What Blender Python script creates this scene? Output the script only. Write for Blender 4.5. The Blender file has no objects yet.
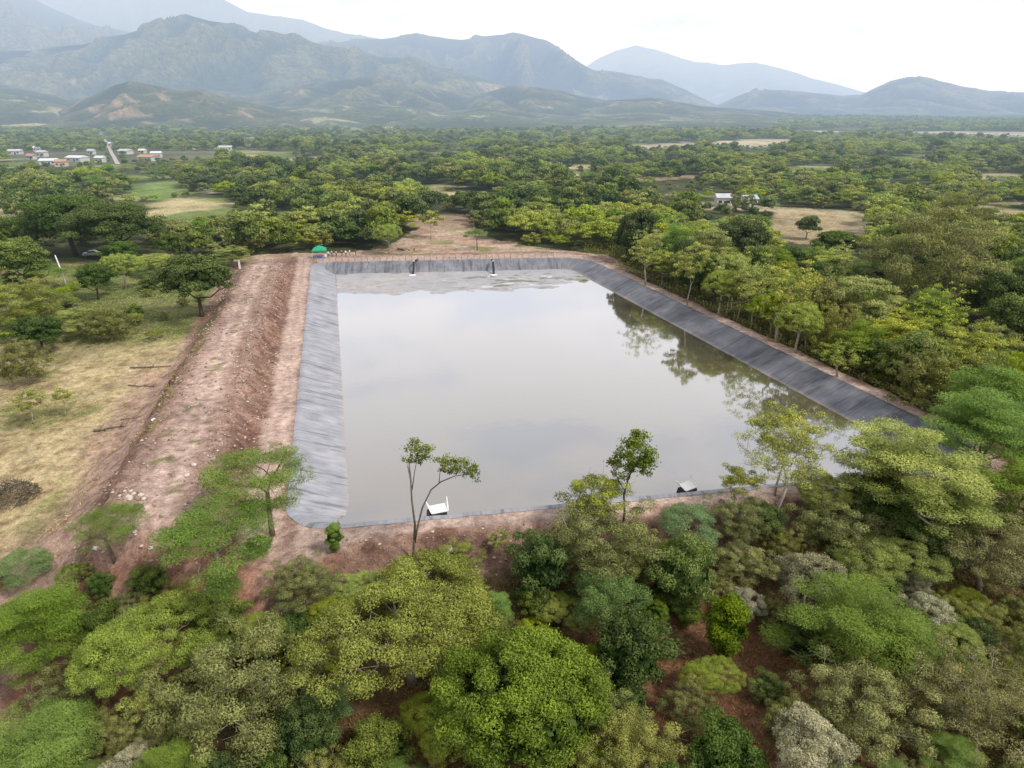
import bpy, math, random
import numpy as np
from math import radians, sin, cos, pi, tan, atan2, sqrt, hypot

random.seed(11)
rng = np.random.default_rng(11)
scene = bpy.context.scene
col = scene.collection

# ------------------------------------------------------------------ camera geometry
CAM_H = 35.0
FPX = 683.0
PITCH = math.atan((384 - 112) / FPX)
FW = np.array([0, cos(PITCH), -sin(PITCH)])
UP = np.array([0, sin(PITCH), cos(PITCH)])

def at(px, py, z=0.0):
    """world point on the level plane z that the photograph shows at a pixel"""
    d = FW * FPX + np.array([1.0, 0, 0]) * (px - 512) + UP * (384 - py)
    t = (z - CAM_H) / d[2]
    return np.array([d[0] * t, d[1] * t, z])

def depth_of(p):
    return float((np.array(p) - np.array([0, 0, CAM_H])) @ FW)

def project(P):
    P = np.asarray(P, float)
    q = P - np.array([0, 0, CAM_H])
    dz = q @ FW
    return 512 + FPX * q[..., 0] / dz, 384 - FPX * (q @ UP) / dz, dz

# ------------------------------------------------------------------ numpy noise
_perm = np.random.default_rng(5).permutation(256)
_perm = np.concatenate([_perm, _perm, _perm])
_g = np.random.default_rng(6).uniform(0, 2 * pi, 256)
_gx, _gy = np.cos(_g), np.sin(_g)

def perlin(x, y):
    x = np.asarray(x, float); y = np.asarray(y, float)
    xi = np.floor(x).astype(np.int64); yi = np.floor(y).astype(np.int64)
    xf = x - xi; yf = y - yi
    xi &= 255; yi &= 255
    u = xf * xf * xf * (xf * (xf * 6 - 15) + 10); v = yf * yf * yf * (yf * (yf * 6 - 15) + 10)
    def g(ix, iy, fx, fy):
        h = _perm[_perm[ix & 255] + (iy & 255)]
        return _gx[h] * fx + _gy[h] * fy
    a = g(xi, yi, xf, yf); b = g(xi + 1, yi, xf - 1, yf)
    c = g(xi, yi + 1, xf, yf - 1); d = g(xi + 1, yi + 1, xf - 1, yf - 1)
    return ((a + (b - a) * u) + ((c + (d - c) * u) - (a + (b - a) * u)) * v) * 1.5

def fbm(x, y, octv=4, gain=0.5):
    s = 0; a = 1; f = 1; n = 0
    for i in range(octv):
        s = s + a * perlin(x * f + i * 17.3, y * f + i * 9.1); n += a
        a *= gain; f *= 2.03
    return s / n

def ridged(x, y, octv=5, gain=0.55):
    s = 0; a = 1; f = 1; n = 0; w = 1
    for i in range(octv):
        r = 1 - np.sqrt(perlin(x * f + i * 11.7, y * f + i * 5.3) ** 2 + 0.006) * 1.7
        r = np.clip(r, 0, 1) ** 1.3
        s = s + a * r * w; n += a
        w = np.clip(r * 1.4, 0, 1)
        a *= gain; f *= 2.1
    return s / n

def sstep(a, b, x):
    t = np.clip((x - a) / (b - a), 0, 1)
    return t * t * (3 - 2 * t)

# ------------------------------------------------------------------ mesh + tag helpers
def tag(o, label=None, cat=None, group=None, kind=None):
    if label: o['label'] = label
    if cat: o['category'] = cat
    if group: o['group'] = group
    if kind: o['kind'] = kind
    return o

def link(o, parent=None):
    col.objects.link(o)
    if parent is not None: o.parent = parent
    return o

def np_mesh(name, V, F, mats=(), attrs=None, smooth=False, mat_idx=None, colors=None):
    """V (n,3); F (m,k) array, or list of such arrays (k may differ)"""
    me = bpy.data.meshes.new(name)
    V = np.asarray(V, np.float32)
    if not isinstance(F, (list, tuple)): F = [F]
    F = [np.asarray(f, np.int32) for f in F if len(f)]
    tot = np.concatenate([np.full(len(f), f.shape[1], np.int32) for f in F])
    loops = np.concatenate([f.ravel() for f in F])
    start = np.concatenate([[0], np.cumsum(tot)[:-1]]).astype(np.int32)
    me.vertices.add(len(V)); me.vertices.foreach_set('co', V.ravel())
    me.loops.add(len(loops)); me.loops.foreach_set('vertex_index', loops)
    me.polygons.add(len(tot)); me.polygons.foreach_set('loop_start', start)
    if smooth is not None:
        me.polygons.foreach_set('use_smooth', np.full(len(tot), bool(smooth)))
    for m in mats: me.materials.append(m)
    if mat_idx is not None: me.polygons.foreach_set('material_index', np.asarray(mat_idx, np.int32))
    if attrs:
        for k, (dom, arr) in attrs.items():
            a = me.attributes.new(k, 'FLOAT', dom)
            a.data.foreach_set('value', np.asarray(arr, np.float32).ravel())
    if colors is not None:
        a = me.color_attributes.new('Col', 'FLOAT_COLOR', 'POINT')
        c = np.ones((len(V), 4), np.float32); c[:, :3] = colors
        a.data.foreach_set('color', c.ravel())
    me.update(calc_edges=True); me.validate()
    return me

class MB:
    """collects boxes, bars and tubes into one mesh"""
    def __init__(s): s.v = []; s.f = []; s.m = []; s.n = 0
    def add(s, V, F, m=0):
        V = np.asarray(V, float)
        s.v.append(V)
        for f in F: s.f.append([i + s.n for i in f]); s.m.append(m)
        s.n += len(V)
    def box(s, c, size, rot=0.0, m=0, taper=1.0, tilt=None):
        x, y, z = [q / 2 for q in size]
        P = np.array([[sx * x * (taper if sz > 0 else 1), sy * y * (taper if sz > 0 else 1), sz * z] for sz in (-1, 1) for sy in (-1, 1) for sx in (-1, 1)])
        if tilt is not None:
            ca, sa = cos(tilt), sin(tilt)
            P = P @ np.array([[1, 0, 0], [0, ca, sa], [0, -sa, ca]])
        ca, sa = cos(rot), sin(rot)
        P = P @ np.array([[ca, sa, 0], [-sa, ca, 0], [0, 0, 1]]) + np.array(c)
        s.add(P, [(0, 2, 3, 1), (4, 5, 7, 6), (0, 1, 5, 4), (2, 6, 7, 3), (0, 4, 6, 2), (1, 3, 7, 5)], m)
    def tube(s, pts, rad, n=7, m=0, cap=True):
        pts = np.asarray(pts, float)
        if np.isscalar(rad): rad = [rad] * len(pts)
        tang = np.gradient(pts, axis=0) if len(pts) > 2 else np.repeat((pts[1:] - pts[:-1]), 2, axis=0)
        V = []
        ref = np.array([0.31, 0.2, 0.93])
        for p, t, r in zip(pts, tang, rad):
            t = t / (np.linalg.norm(t) + 1e-9)
            a = np.cross(t, ref)
            if np.linalg.norm(a) < 0.1: a = np.cross(t, [1, 0, 0])
            a /= np.linalg.norm(a); b = np.cross(t, a)
            for k in range(n):
                w = 2 * pi * k / n
                V.append(p + r * (a * cos(w) + b * sin(w)))
        F = []
        for i in range(len(pts) - 1):
            for k in range(n):
                k2 = (k + 1) % n
                F.append((i * n + k, i * n + k2, (i + 1) * n + k2, (i + 1) * n + k))
        if cap:
            F.append(tuple(range(n - 1, -1, -1))); F.append(tuple((len(pts) - 1) * n + k for k in range(n)))
        s.add(V, F, m)
    def build(s, name, mats, parent=None, smooth=False, bevel=0.0):
        if not isinstance(mats, (list, tuple)): mats = [mats]
        me = bpy.data.meshes.new(name)
        me.from_pydata(np.concatenate(s.v).tolist(), [], s.f)
        for m in mats: me.materials.append(m)
        me.polygons.foreach_set('material_index', s.m)
        me.polygons.foreach_set('use_smooth', [smooth] * len(s.f))
        me.update()
        o = bpy.data.objects.new(name, me); link(o, parent)
        if bevel:
            b = o.modifiers.new('bevel', 'BEVEL'); b.width = bevel; b.segments = 2
        return o

def empty(name, loc, rz=0.0, sc=1.0):
    o = bpy.data.objects.new(name, None); col.objects.link(o)
    o.location = tuple(float(q) for q in loc); o.rotation_euler = (0, 0, rz); o.scale = (sc, sc, sc)
    o.empty_display_size = 0.3
    return o

# ------------------------------------------------------------------ materials
def haze_group():  # aerial haze painted into each material: emission mixed in by distance
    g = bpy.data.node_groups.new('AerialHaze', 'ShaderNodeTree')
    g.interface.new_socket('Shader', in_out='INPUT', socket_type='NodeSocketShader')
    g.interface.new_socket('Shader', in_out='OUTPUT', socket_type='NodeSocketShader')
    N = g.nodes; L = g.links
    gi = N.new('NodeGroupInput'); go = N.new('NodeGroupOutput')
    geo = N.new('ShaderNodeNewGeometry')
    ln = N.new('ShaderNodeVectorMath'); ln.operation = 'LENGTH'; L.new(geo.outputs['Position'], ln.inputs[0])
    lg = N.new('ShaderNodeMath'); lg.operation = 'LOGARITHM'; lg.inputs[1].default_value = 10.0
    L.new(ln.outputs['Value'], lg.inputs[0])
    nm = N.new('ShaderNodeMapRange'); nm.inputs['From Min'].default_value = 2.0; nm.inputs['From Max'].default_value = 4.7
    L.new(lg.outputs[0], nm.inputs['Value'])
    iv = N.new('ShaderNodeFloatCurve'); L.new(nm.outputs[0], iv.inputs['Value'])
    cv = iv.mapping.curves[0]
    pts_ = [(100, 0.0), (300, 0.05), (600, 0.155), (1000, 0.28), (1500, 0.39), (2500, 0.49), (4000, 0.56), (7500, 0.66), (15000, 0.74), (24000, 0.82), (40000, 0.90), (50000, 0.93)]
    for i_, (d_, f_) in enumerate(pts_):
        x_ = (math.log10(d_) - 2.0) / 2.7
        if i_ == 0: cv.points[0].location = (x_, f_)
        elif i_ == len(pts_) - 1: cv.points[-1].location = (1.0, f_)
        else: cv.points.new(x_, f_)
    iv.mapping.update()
    # pale cloud haze mixed into the surface colour by height
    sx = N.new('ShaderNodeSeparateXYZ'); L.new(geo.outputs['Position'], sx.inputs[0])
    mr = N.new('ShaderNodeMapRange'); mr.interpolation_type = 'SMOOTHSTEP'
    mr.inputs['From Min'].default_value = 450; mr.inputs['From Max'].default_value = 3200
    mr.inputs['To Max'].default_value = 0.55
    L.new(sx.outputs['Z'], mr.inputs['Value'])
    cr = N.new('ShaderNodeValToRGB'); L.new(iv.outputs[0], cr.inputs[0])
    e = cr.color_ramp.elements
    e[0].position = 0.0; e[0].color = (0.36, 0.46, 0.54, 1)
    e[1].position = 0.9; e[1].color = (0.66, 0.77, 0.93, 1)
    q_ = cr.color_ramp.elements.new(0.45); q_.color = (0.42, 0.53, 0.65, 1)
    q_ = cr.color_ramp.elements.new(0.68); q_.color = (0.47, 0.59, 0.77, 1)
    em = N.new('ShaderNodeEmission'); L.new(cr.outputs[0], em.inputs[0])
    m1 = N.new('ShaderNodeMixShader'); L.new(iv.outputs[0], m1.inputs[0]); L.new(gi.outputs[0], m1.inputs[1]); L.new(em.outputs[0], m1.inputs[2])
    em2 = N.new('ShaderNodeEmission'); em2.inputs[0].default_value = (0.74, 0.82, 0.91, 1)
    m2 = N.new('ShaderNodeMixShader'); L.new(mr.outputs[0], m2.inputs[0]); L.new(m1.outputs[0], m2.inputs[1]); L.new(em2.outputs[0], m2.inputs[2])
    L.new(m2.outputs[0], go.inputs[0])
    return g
HAZE = haze_group()

def new_mat(name):
    m = bpy.data.materials.new(name); m.use_nodes = True
    m.node_tree.nodes.clear()
    return m, m.node_tree.nodes, m.node_tree.links

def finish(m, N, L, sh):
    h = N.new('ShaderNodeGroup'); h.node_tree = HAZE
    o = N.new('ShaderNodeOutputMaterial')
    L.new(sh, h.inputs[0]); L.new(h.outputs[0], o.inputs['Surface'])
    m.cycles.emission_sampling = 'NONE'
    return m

def plain(name, rgb, rough=0.7, var=0.25, scale=6.0, metallic=0.0, bump=0.0, spec=0.3):
    m, N, L = new_mat(name)
    b = N.new('ShaderNodeBsdfPrincipled')
    b.inputs['Roughness'].default_value = rough; b.inputs['Metallic'].default_value = metallic
    b.inputs['Specular IOR Level'].default_value = spec
    tc = N.new('ShaderNodeTexCoord')
    n = N.new('ShaderNodeTexNoise'); n.inputs['Scale'].default_value = scale; n.inputs['Detail'].default_value = 5
    L.new(tc.outputs['Object'], n.inputs['Vector'])
    mr = N.new('ShaderNodeMapRange'); mr.inputs['From Min'].default_value = 0.3; mr.inputs['From Max'].default_value = 0.7
    mr.inputs['To Min'].default_value = 1 - var; mr.inputs['To Max'].default_value = 1 + var
    L.new(n.outputs[0], mr.inputs[0])
    mx = N.new('ShaderNodeVectorMath'); mx.operation = 'SCALE'; mx.inputs[0].default_value = rgb
    L.new(mr.outputs[0], mx.inputs['Scale']); L.new(mx.outputs[0], b.inputs['Base Color'])
    if bump:
        bp = N.new('ShaderNodeBump'); bp.inputs['Strength'].default_value = bump; bp.inputs['Distance'].default_value = 0.05
        L.new(n.outputs[0], bp.inputs['Height']); L.new(bp.outputs[0], b.inputs['Normal'])
    return finish(m, N, L, b.outputs[0])

# ------------------------------------------------------------------ pond outline (rim of the liner, z = 0)
WZ = -1.9
rimc = [at(313.3, 263), at(584, 257.5), at(1008, 463), at(290, 530)]      # far left, far right, near right, near left
radii = [3.0, 9.0, 6.0, 4.6]
def rounded(poly, radii, step=0.5):
    out = []; side = []
    n = len(poly)
    for i in range(n):
        p0, p, p1 = poly[i - 1][:2], poly[i][:2], poly[(i + 1) % n][:2]
        a = (p0 - p) / np.linalg.norm(p0 - p); b = (p1 - p) / np.linalg.norm(p1 - p)
        r = radii[i]; half = math.acos(np.clip(a @ b, -1, 1)) / 2
        t = r / tan(half); A = p + a * t; B = p + b * t
        cc = p + (a + b) / np.linalg.norm(a + b) * r / sin(half)
        a0 = atan2(*(A - cc)[::-1]); a1 = atan2(*(B - cc)[::-1])
        da = (a1 - a0 + pi) % (2 * pi) - pi
        k = max(6, int(abs(da) * r / step))
        arc = [cc + r * np.array([cos(a0 + da * j / k), sin(a0 + da * j / k)]) for j in range(k + 1)]
        out.append(arc)
    pts = []
    for i in range(n):
        pts += out[i]; side += [-1] * len(out[i])
        A = out[i][-1]; B = out[(i + 1) % n][0]
        m = int(np.linalg.norm(B - A) / step)
        for j in range(1, m):
            pts.append(A + (B - A) * j / m); side.append(i)
    return np.array(pts), np.array(side)
RIM, RSIDE = rounded(rimc, radii)          # clockwise seen from above; sides: 0 far, 1 right, 2 near, 3 left
def per_side(vals):
    """value per rim point, eased across the corners"""
    v = np.array([np.nan if s < 0 else vals[s] for s in RSIDE])
    idx = np.arange(len(v)); ok = ~np.isnan(v)
    v = np.interp(idx, np.concatenate([idx[ok] - len(v), idx[ok], idx[ok] + len(v)]), np.tile(v[ok], 3))
    k = 13
    return np.convolve(np.concatenate([v[-k:], v, v[:k]]), np.ones(k) / k, 'same')[k:-k]
BERM_W = per_side([9.0, 3.2, 3.0, 17.0])

def inside_poly(x, y, poly):
    r = np.zeros(np.shape(x), bool); n = len(poly)
    for i in range(n):
        x0, y0 = poly[i][:2]; x1, y1 = poly[(i + 1) % n][:2]
        c = ((y0 > y) != (y1 > y)) & (x < (x1 - x0) * (y - y0) / (y1 - y0 + 1e-12) + x0)
        r ^= c
    return r

def rim_dist(x, y):
    """signed distance to the rim (positive outside) and index of the nearest rim point"""
    x = np.atleast_1d(np.asarray(x, float)).ravel(); y = np.atleast_1d(np.asarray(y, float)).ravel()
    d = np.full(len(x), 400.0); idx = np.zeros(len(x), int)
    cx, cy = RIM.mean(0)
    near = np.where(np.hypot(x - cx, y - cy) < 170)[0]
    for s in range(0, len(near), 4000):
        q = near[s:s + 4000]
        D = (x[q, None] - RIM[None, :, 0]) ** 2 + (y[q, None] - RIM[None, :, 1]) ** 2
        j = D.argmin(1); idx[q] = j; d[q] = np.sqrt(D[np.arange(len(q)), j])
    far = np.ones(len(x), bool); far[near] = False
    d[far] = np.hypot(x[far] - cx, y[far] - cy) - 60
    ins = inside_poly(x, y, RIM)
    return np.where(ins, -d, d), idx

# left rim axis
LA = rimc[3][:2]; LB = rimc[0][:2]
Ldir = (LB - LA) / np.linalg.norm(LB - LA); Lnor = np.array([-Ldir[1], Ldir[0]])    # points away from the pond (left)
Llen = np.linalg.norm(LB - LA)
def left_uv(x, y):
    return (x - LA[0]) * Lnor[0] + (y - LA[1]) * Lnor[1], (x - LA[0]) * Ldir[0] + (y - LA[1]) * Ldir[1]

def base_z(x, y):
    z = -5.6 + 5.0 * sstep(38, 160, y)
    z = z + 1.3 * sstep(-10, -60, x) * sstep(20, 60, y) * (1 - sstep(110, 160, y))
    r = np.hypot(x, y)
    z = z + fbm(x / 31, y / 31, 3) * 0.7 + fbm(x / 7 + 3, y / 7, 3) * 0.18
    z = z + fbm(x / 260 + 8, y / 260, 3) * 6 * sstep(300, 1500, r)
    z = z + 25 * sstep(1500, 5000, r)*(0.4+ fbm(x / 900 + 2, y / 900, 3))
    return z

def mound_h(x, y):
    u, v = left_uv(x, y)
    gully = np.abs(perlin(v / 1.6 + 9, u / 7.0)) * 1.5
    un = u + fbm(x / 4.0, y / 4.0, 3) * 0.7 + fbm(x / 14, y / 14, 2) * 0.8 + gully * 0.7 - 0.3
    s = sstep(4.0, 7.6, un) * (1 - sstep(14.0, 18.5, un + 0.015 * (v - 60)))
    ends = sstep(-7, 1, v + fbm(x / 5, y / 5 + 40, 2) * 1.5) * (1 - sstep(Llen - 12, Llen + 2, v))
    h = 2.5 + 0.5 * fbm(x / 9 + 4, y / 9, 3) + 0.35 * fbm(x / 2.2, y / 2.2, 3)
    return s * ends * h

def terrain(x, y):
    x = np.atleast_1d(np.asarray(x, float)); y = np.atleast_1d(np.asarray(y, float))
    shp = x.shape
    x = x.ravel(); y = y.ravel()
    g = base_z(x, y)
    d, idx = rim_dist(x, y)
    w = BERM_W[idx]
    u, v = left_uv(x, y)
    n = fbm(x / 3.1 + 7, y / 3.1, 3)
    face = -(d - w + n * 1.1) / 1.9
    berm = np.minimum(0.0, face)
    berm = berm + np.where((d > 0.3), 0.05 * fbm(x / 1.3, y / 1.3, 3), 0) 
    z = np.where(d < 60, np.maximum(g, berm), g)
    z = z + mound_h(x, y) * (d > 0)
    ins = d < 0
    z = np.where(ins, np.maximum(-4.5, 1.1 * d - 0.12), z)
    z = np.where((d >= 0) & (d < 0.5), np.minimum(z, 0.0), z)
    return z.reshape(shp)

def tz(x, y): return float(terrain(np.array([x]), np.array([y]))[0])

# clearings (world polygons on the ground); no woodland grows there
def wpoly(pix, z=-1.0): return np.array([at(a, b, z)[:2] for a, b in pix])
CLEAR = {
    'pasture': wpoly([(-60, 300), (40, 285), (130, 300), (215, 300), (235, 268), (150, 440), (95, 560), (-150, 560)], -3),
    'pasture_far': wpoly([(0, 262), (60, 262), (200, 268), (232, 262), (225, 300), (-40, 310)], -1.5),
    'yard': wpoly([(228, 268), (240, 256), (330, 252), (385, 248), (408, 234), (422, 226), (474, 226), (500, 241), (560, 249), (602, 254), (650, 275), (600, 270), (300, 270)], -0.6),
    'yard_far': wpoly([(404, 228), (410, 216), (468, 214), (480, 226)], -0.6),
    'field_right': wpoly([(768, 236), (775, 210), (840, 210), (874, 216), (878, 232), (862, 246), (800, 244)], -0.6),
    'field_right_far': wpoly([(690, 208), (700, 202), (790, 207), (870, 213), (860, 217), (770, 212)], -0.6),
    'field_green': wpoly([(126, 196), (134, 184), (176, 180), (180, 188), (164, 202)], -0.6),
    'field_tan': wpoly([(-60, 222), (-60, 206), (14, 208), (22, 216), (10, 224)], -0.6),
    'field_tan2': wpoly([(66, 196), (84, 187), (94, 196), (84, 205)], -0.6),
    'dirt_patch': wpoly([(205, 196), (207, 180), (213, 180), (215, 196)], -0.6),
    'strip_a': wpoly([(610, 178), (700, 174), (700, 178), (640, 181)], 0),
    'town_road': wpoly([(98, 134), (104, 134), (124, 164), (112, 166)], 0),
    'town_a': wpoly([(0, 142), (60, 135), (100, 138), (108, 160), (60, 168), (10, 160)], 0),
    'town_b': wpoly([(110, 140), (170, 136), (230, 146), (215, 160), (130, 162)], 0),
    'plain_strip': wpoly([(690, 143), (760, 139), (800, 140), (760, 147)], 0),
    'plain_strip2': wpoly([(610, 146), (690, 141), (700, 145), (650, 149)], 0),
    'plain_strip3': wpoly([(900, 131), (1040, 133), (1040, 137), (920, 134)], 0),
    'plain_strip4': wpoly([(790, 131), (860, 127), (870, 130), (820, 134)], 0),
}
# ================================================================== SETTING
# ---- ground
def grow(a, b, step, g, lim):
    c = list(np.arange(a, b + 1e-6, step)); s = step
    lo, hi = [a], [b]
    while hi[-1] < lim: s *= g; hi.append(hi[-1] + s)
    s = step
    while lo[-1] > -lim: s *= g; lo.append(lo[-1] - s)
    return np.array(lo[:0:-1] + c + hi[1:])
gx = grow(-70, 100, 0.5, 1.06, 48000)
gy = grow(24, 190, 0.5, 1.06, 48000); gy = gy[gy > -260]
GX, GY = np.meshgrid(gx, gy)
GZ = terrain(GX, GY)
def grid_faces(ny, nx):
    i = np.arange(ny * nx).reshape(ny, nx)
    return np.stack([i[:-1, :-1], i[:-1, 1:], i[1:, 1:], i[1:, :-1]], -1).reshape(-1, 4)

def mixc(c, col2, m):
    return c + (np.array(col2) - c) * m[..., None]
X = GX.ravel(); Y = GY.ravel()
R = np.hypot(X, Y)
D, DI = rim_dist(X, Y)
U, Vv = left_uv(X, Y)
n1 = fbm(X / 11, Y / 11, 4); n2 = fbm(X / 2.3 + 5, Y / 2.3, 4); n3 = fbm(X / 37 + 9, Y / 37, 3); n4 = fbm(X / 190, Y / 190, 4)
C = np.zeros((len(X), 3))
C[:] = (0.085, 0.060, 0.030)
C = mixc(C, (0.15, 0.105, 0.055), sstep(-0.1, 0.5, n2))
C = mixc(C, (0.075, 0.085, 0.028), sstep(-0.05, 0.25, n1) * 0.75)
_c = at(720, 690, -5); C = mixc(C, (0.20, 0.10, 0.058), (1 - sstep(6, 12, np.hypot(X - _c[0], Y - _c[1]) + n1 * 6)) * 0.85)
_c = at(380, 750, -5); C = mixc(C, (0.20, 0.115, 0.06), (1 - sstep(3, 7, np.hypot(X - _c[0], Y - _c[1]) + n1 * 5)) * 0.7)
C = mixc(C, (0.058, 0.072, 0.028), sstep(70, 190, R) * 0.8)
C = mixc(C, (0.11, 0.13, 0.055), sstep(300, 1500, R))
C = mixc(C, (0.20, 0.19, 0.10), sstep(0.18, 0.4, n4) * sstep(500, 1400, R) * 0.7)
def glade(x, y):
    g_ = fbm(x / 85 + 31, y / 70 + 7, 3)
    return sstep(0.20, 0.30, g_ + 0.10 * sstep(50, -150, x)) * sstep(215, 300, np.hypot(x, y)) * (1 - sstep(1300, 1800, np.hypot(x, y)))
_gl = glade(X, Y)
C = mixc(C, (0.16, 0.20, 0.06), _gl)
C = mixc(C, (0.42, 0.35, 0.19), _gl * sstep(0.0, 0.12, fbm(X / 60 + 60, Y / 60, 3)))
def feather(poly, w=2.5):
    """soft mask of a polygon with a ragged edge"""
    jx = X + n2 * 1.6 + n1 * 2.5; jy = Y + n1 * 2.5 - n2 * 1.6
    return inside_poly(jx, jy, poly).astype(float)
dry = (0.41, 0.325, 0.185)
m = feather(CLEAR['pasture'])
C = mixc(C, dry, m)
C = mixc(C, (0.51, 0.42, 0.25), m * sstep(-0.05, 0.45, n2) * 0.8)
C = mixc(C, (0.24, 0.165, 0.085), m * sstep(0.05, 0.45, -n2) * 0.8)
C = mixc(C, (0.15, 0.165, 0.05), m * sstep(0.12, 0.35, n1 + n2 * .4) * 0.75)
m = feather(CLEAR['pasture_far'])
C = mixc(C, (0.13, 0.17, 0.05), m)
C = mixc(C, (0.34, 0.27, 0.14), m * sstep(0.1, 0.35, n1 - n2 * .3))
# the strip of the pasture nearer the woods is greener
C = mixc(C, (0.13, 0.16, 0.048), feather(CLEAR['pasture']) * sstep(96, 122, Y + n1 * 10) * 0.85)
m = feather(CLEAR['yard'])
C = mixc(C, (0.44, 0.32, 0.24), m)
C = mixc(C, (0.50, 0.37, 0.28), m * sstep(0, 0.4, n2))
C = mixc(C, (0.23, 0.22, 0.09), m * sstep(0.06, 0.25, n1) * sstep(5.5, 9, D) * 0.9)
C = mixc(C, (0.36, 0.20, 0.14), m * sstep(0.1, 0.3, -n1) * 0.5)
m = feather(CLEAR['yard_far']); C = mixc(C, (0.34, 0.24, 0.16), m)
for k, c in (('field_right', (0.33, 0.26, 0.15)), ('field_right_far', (0.36, 0.30, 0.18)), ('field_green', (0.18, 0.25, 0.07)), ('field_tan', (0.52, 0.42, 0.23)),
             ('field_tan2', (0.42, 0.36, 0.20)), ('dirt_patch', (0.50, 0.42, 0.33)), ('strip_a', (0.30, 0.22, 0.13)),
             ('town_a', (0.13, 0.135, 0.07)), ('town_b', (0.14, 0.14, 0.07)), ('plain_strip', (0.55, 0.46, 0.30)), ('plain_strip2', (0.48, 0.40, 0.26)),
             ('plain_strip3', (0.48, 0.42, 0.30)), ('plain_strip4', (0.5, 0.42, 0.28))):
    m = inside_poly(X, Y, CLEAR[k]).astype(float)
    C = mixc(C, c, m)
    C = mixc(C, np.array(c) * 0.62, m * sstep(0.0, 0.35, n1) * 0.8)
# earthworks round the pond
W = BERM_W[DI]
edge = D + n2 * 1.0 + n1 * 0.6
red = (0.215, 0.105, 0.070); light = (0.48, 0.355, 0.295)
m = (1 - sstep(0, 1, (edge - (W + 2.6)) / 1.6)) * (D > -1) * (DI > -1)
m = m * sstep(-19, -12, Vv + n1 * 3)
m = np.where((RSIDE[DI] == 1), 1 - sstep(3.6, 4.8, edge), m) * (D < 40)
C = mixc(C, (0.33, 0.225, 0.175), m)
C = mixc(C, red, m * sstep(0.0, 0.4, n2 + n1 * .3) * 0.9)
C = mixc(C, light, m * (1 - sstep(W * 0.55, W * 0.95, np.minimum(edge, W + 5))) * (W < 12) * 0.9)
_nf = m * (RSIDE[DI] == 2) * sstep(W * 0.85, W * 1.3, edge)
C = mixc(C, (0.20, 0.118, 0.085), _nf * 0.8)
C = mixc(C, (0.10, 0.055, 0.042), _nf * sstep(0.15, 0.45, np.abs(perlin(X / 0.9, Y / 2.5)) + 0.4 * n2) * 0.8)
# left side: light wheel track, red flank, light crest, debris foot
ends = sstep(-9, -1, Vv + n2 * 2) * (1 - sstep(Llen + 4, Llen + 14, Vv))
Un = U + n2 * 0.5 + n1 * 0.7
ms = ends * (U > -0.5) * (1 - sstep(18.5, 20.5, Un)) * (D > 0)
C = mixc(C, (0.31, 0.215, 0.172), ms)
trk = sstep(0.5, 1.0, Un) * (1 - sstep(3.6, 4.4, Un))
C = mixc(C, (0.50, 0.375, 0.315), ms * trk)
rut = np.exp(-((U - 1.5 + n1 * .3) / 0.28) ** 2) + np.exp(-((U - 3.1 + n1 * .3) / 0.28) ** 2)
C = mixc(C, (0.60, 0.48, 0.41), ms * np.clip(rut, 0, 1) * 0.6)
C = mixc(C, (0.24, 0.145, 0.112), ms * sstep(3.9, 4.3, Un) * (1 - sstep(6.0, 8.0, Un + n2)) * (0.55 + 0.45 * sstep(-0.1, 0.25, n2)))
scar = 1 - np.abs(perlin(Vv / 2.1 + 4, U / 3.3)) * 2.2
C = mixc(C, (0.135, 0.070, 0.052), ms * sstep(4.0, 4.6, Un) * (1 - sstep(5.4, 7.6, Un)) * sstep(0.45, 0.85, scar) * 0.85)
C = mixc(C, (0.40, 0.30, 0.25), ms * sstep(5.5, 6.5, Un) * (1 - sstep(8, 9, Un)) * sstep(0.1, 0.3, -n2) * 0.6)
cr = sstep(8.6, 9.8, Un) * (1 - sstep(13.2, 14.6, Un))
C = mixc(C, (0.42, 0.315, 0.265), ms * cr * 0.9)
rut2 = np.exp(-((U - 10.2 + n1) / 0.3) ** 2) + np.exp(-((U - 12.0 + n1) / 0.3) ** 2)
C = mixc(C, (0.56, 0.44, 0.375), ms * np.clip(rut2, 0, 1) * 0.75)
C = mixc(C, (0.20, 0.115, 0.08), ms * sstep(15.4, 16.4, Un) * (0.5 + 0.5 * sstep(-0.2, .3, n2)))
C = mixc(C, (0.12, 0.14, 0.05), ms * sstep(14.5, 16, Un) * sstep(0.05, 0.25, n1) * sstep(45, 80, Vv))
C = mixc(C, (0.15, 0.16, 0.06), ms * sstep(0.22, 0.34, n2) * cr * 0.8)
# dirt spilled to the left of the foot of the mound, running down to the shrubs
spill = sstep(17.5, 19, Un) * (1 - sstep(21, 27, Un + n1 * 4 - 7 * (1 - sstep(-15, 25, Vv)))) * sstep(-24, -17, Vv + n1 * 3) * (1 - sstep(44, 66, Vv))
C = mixc(C, (0.37, 0.265, 0.21), spill)
C = mixc(C, (0.24, 0.14, 0.10), spill * sstep(0, 0.35, n2) * 0.8)
nose = sstep(-16, -12, Vv + n1 * 3) * (1 - sstep(-5, 1, Vv)) * sstep(0, 4, Un) * (1 - sstep(19, 22, Un))
C = mixc(C, (0.25, 0.125, 0.085), nose * 0.95)
C = mixc(C, (0.42, 0.27, 0.2), nose * sstep(0.1, 0.35, n2) * 0.7)
C = mixc(C, (0.17, 0.10, 0.06), (D < 0).astype(float))
C *= 0.93
C[:] = C * (1 + np.array([0.02, -0.03, -0.05])[None, :] * np.clip(ms + nose + spill, 0, 1)[:, None]) * (1 - 0.06 * np.clip(ms, 0, 1)[:, None])
gm_, N_, L_ = new_mat('earth_and_grass')
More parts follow.
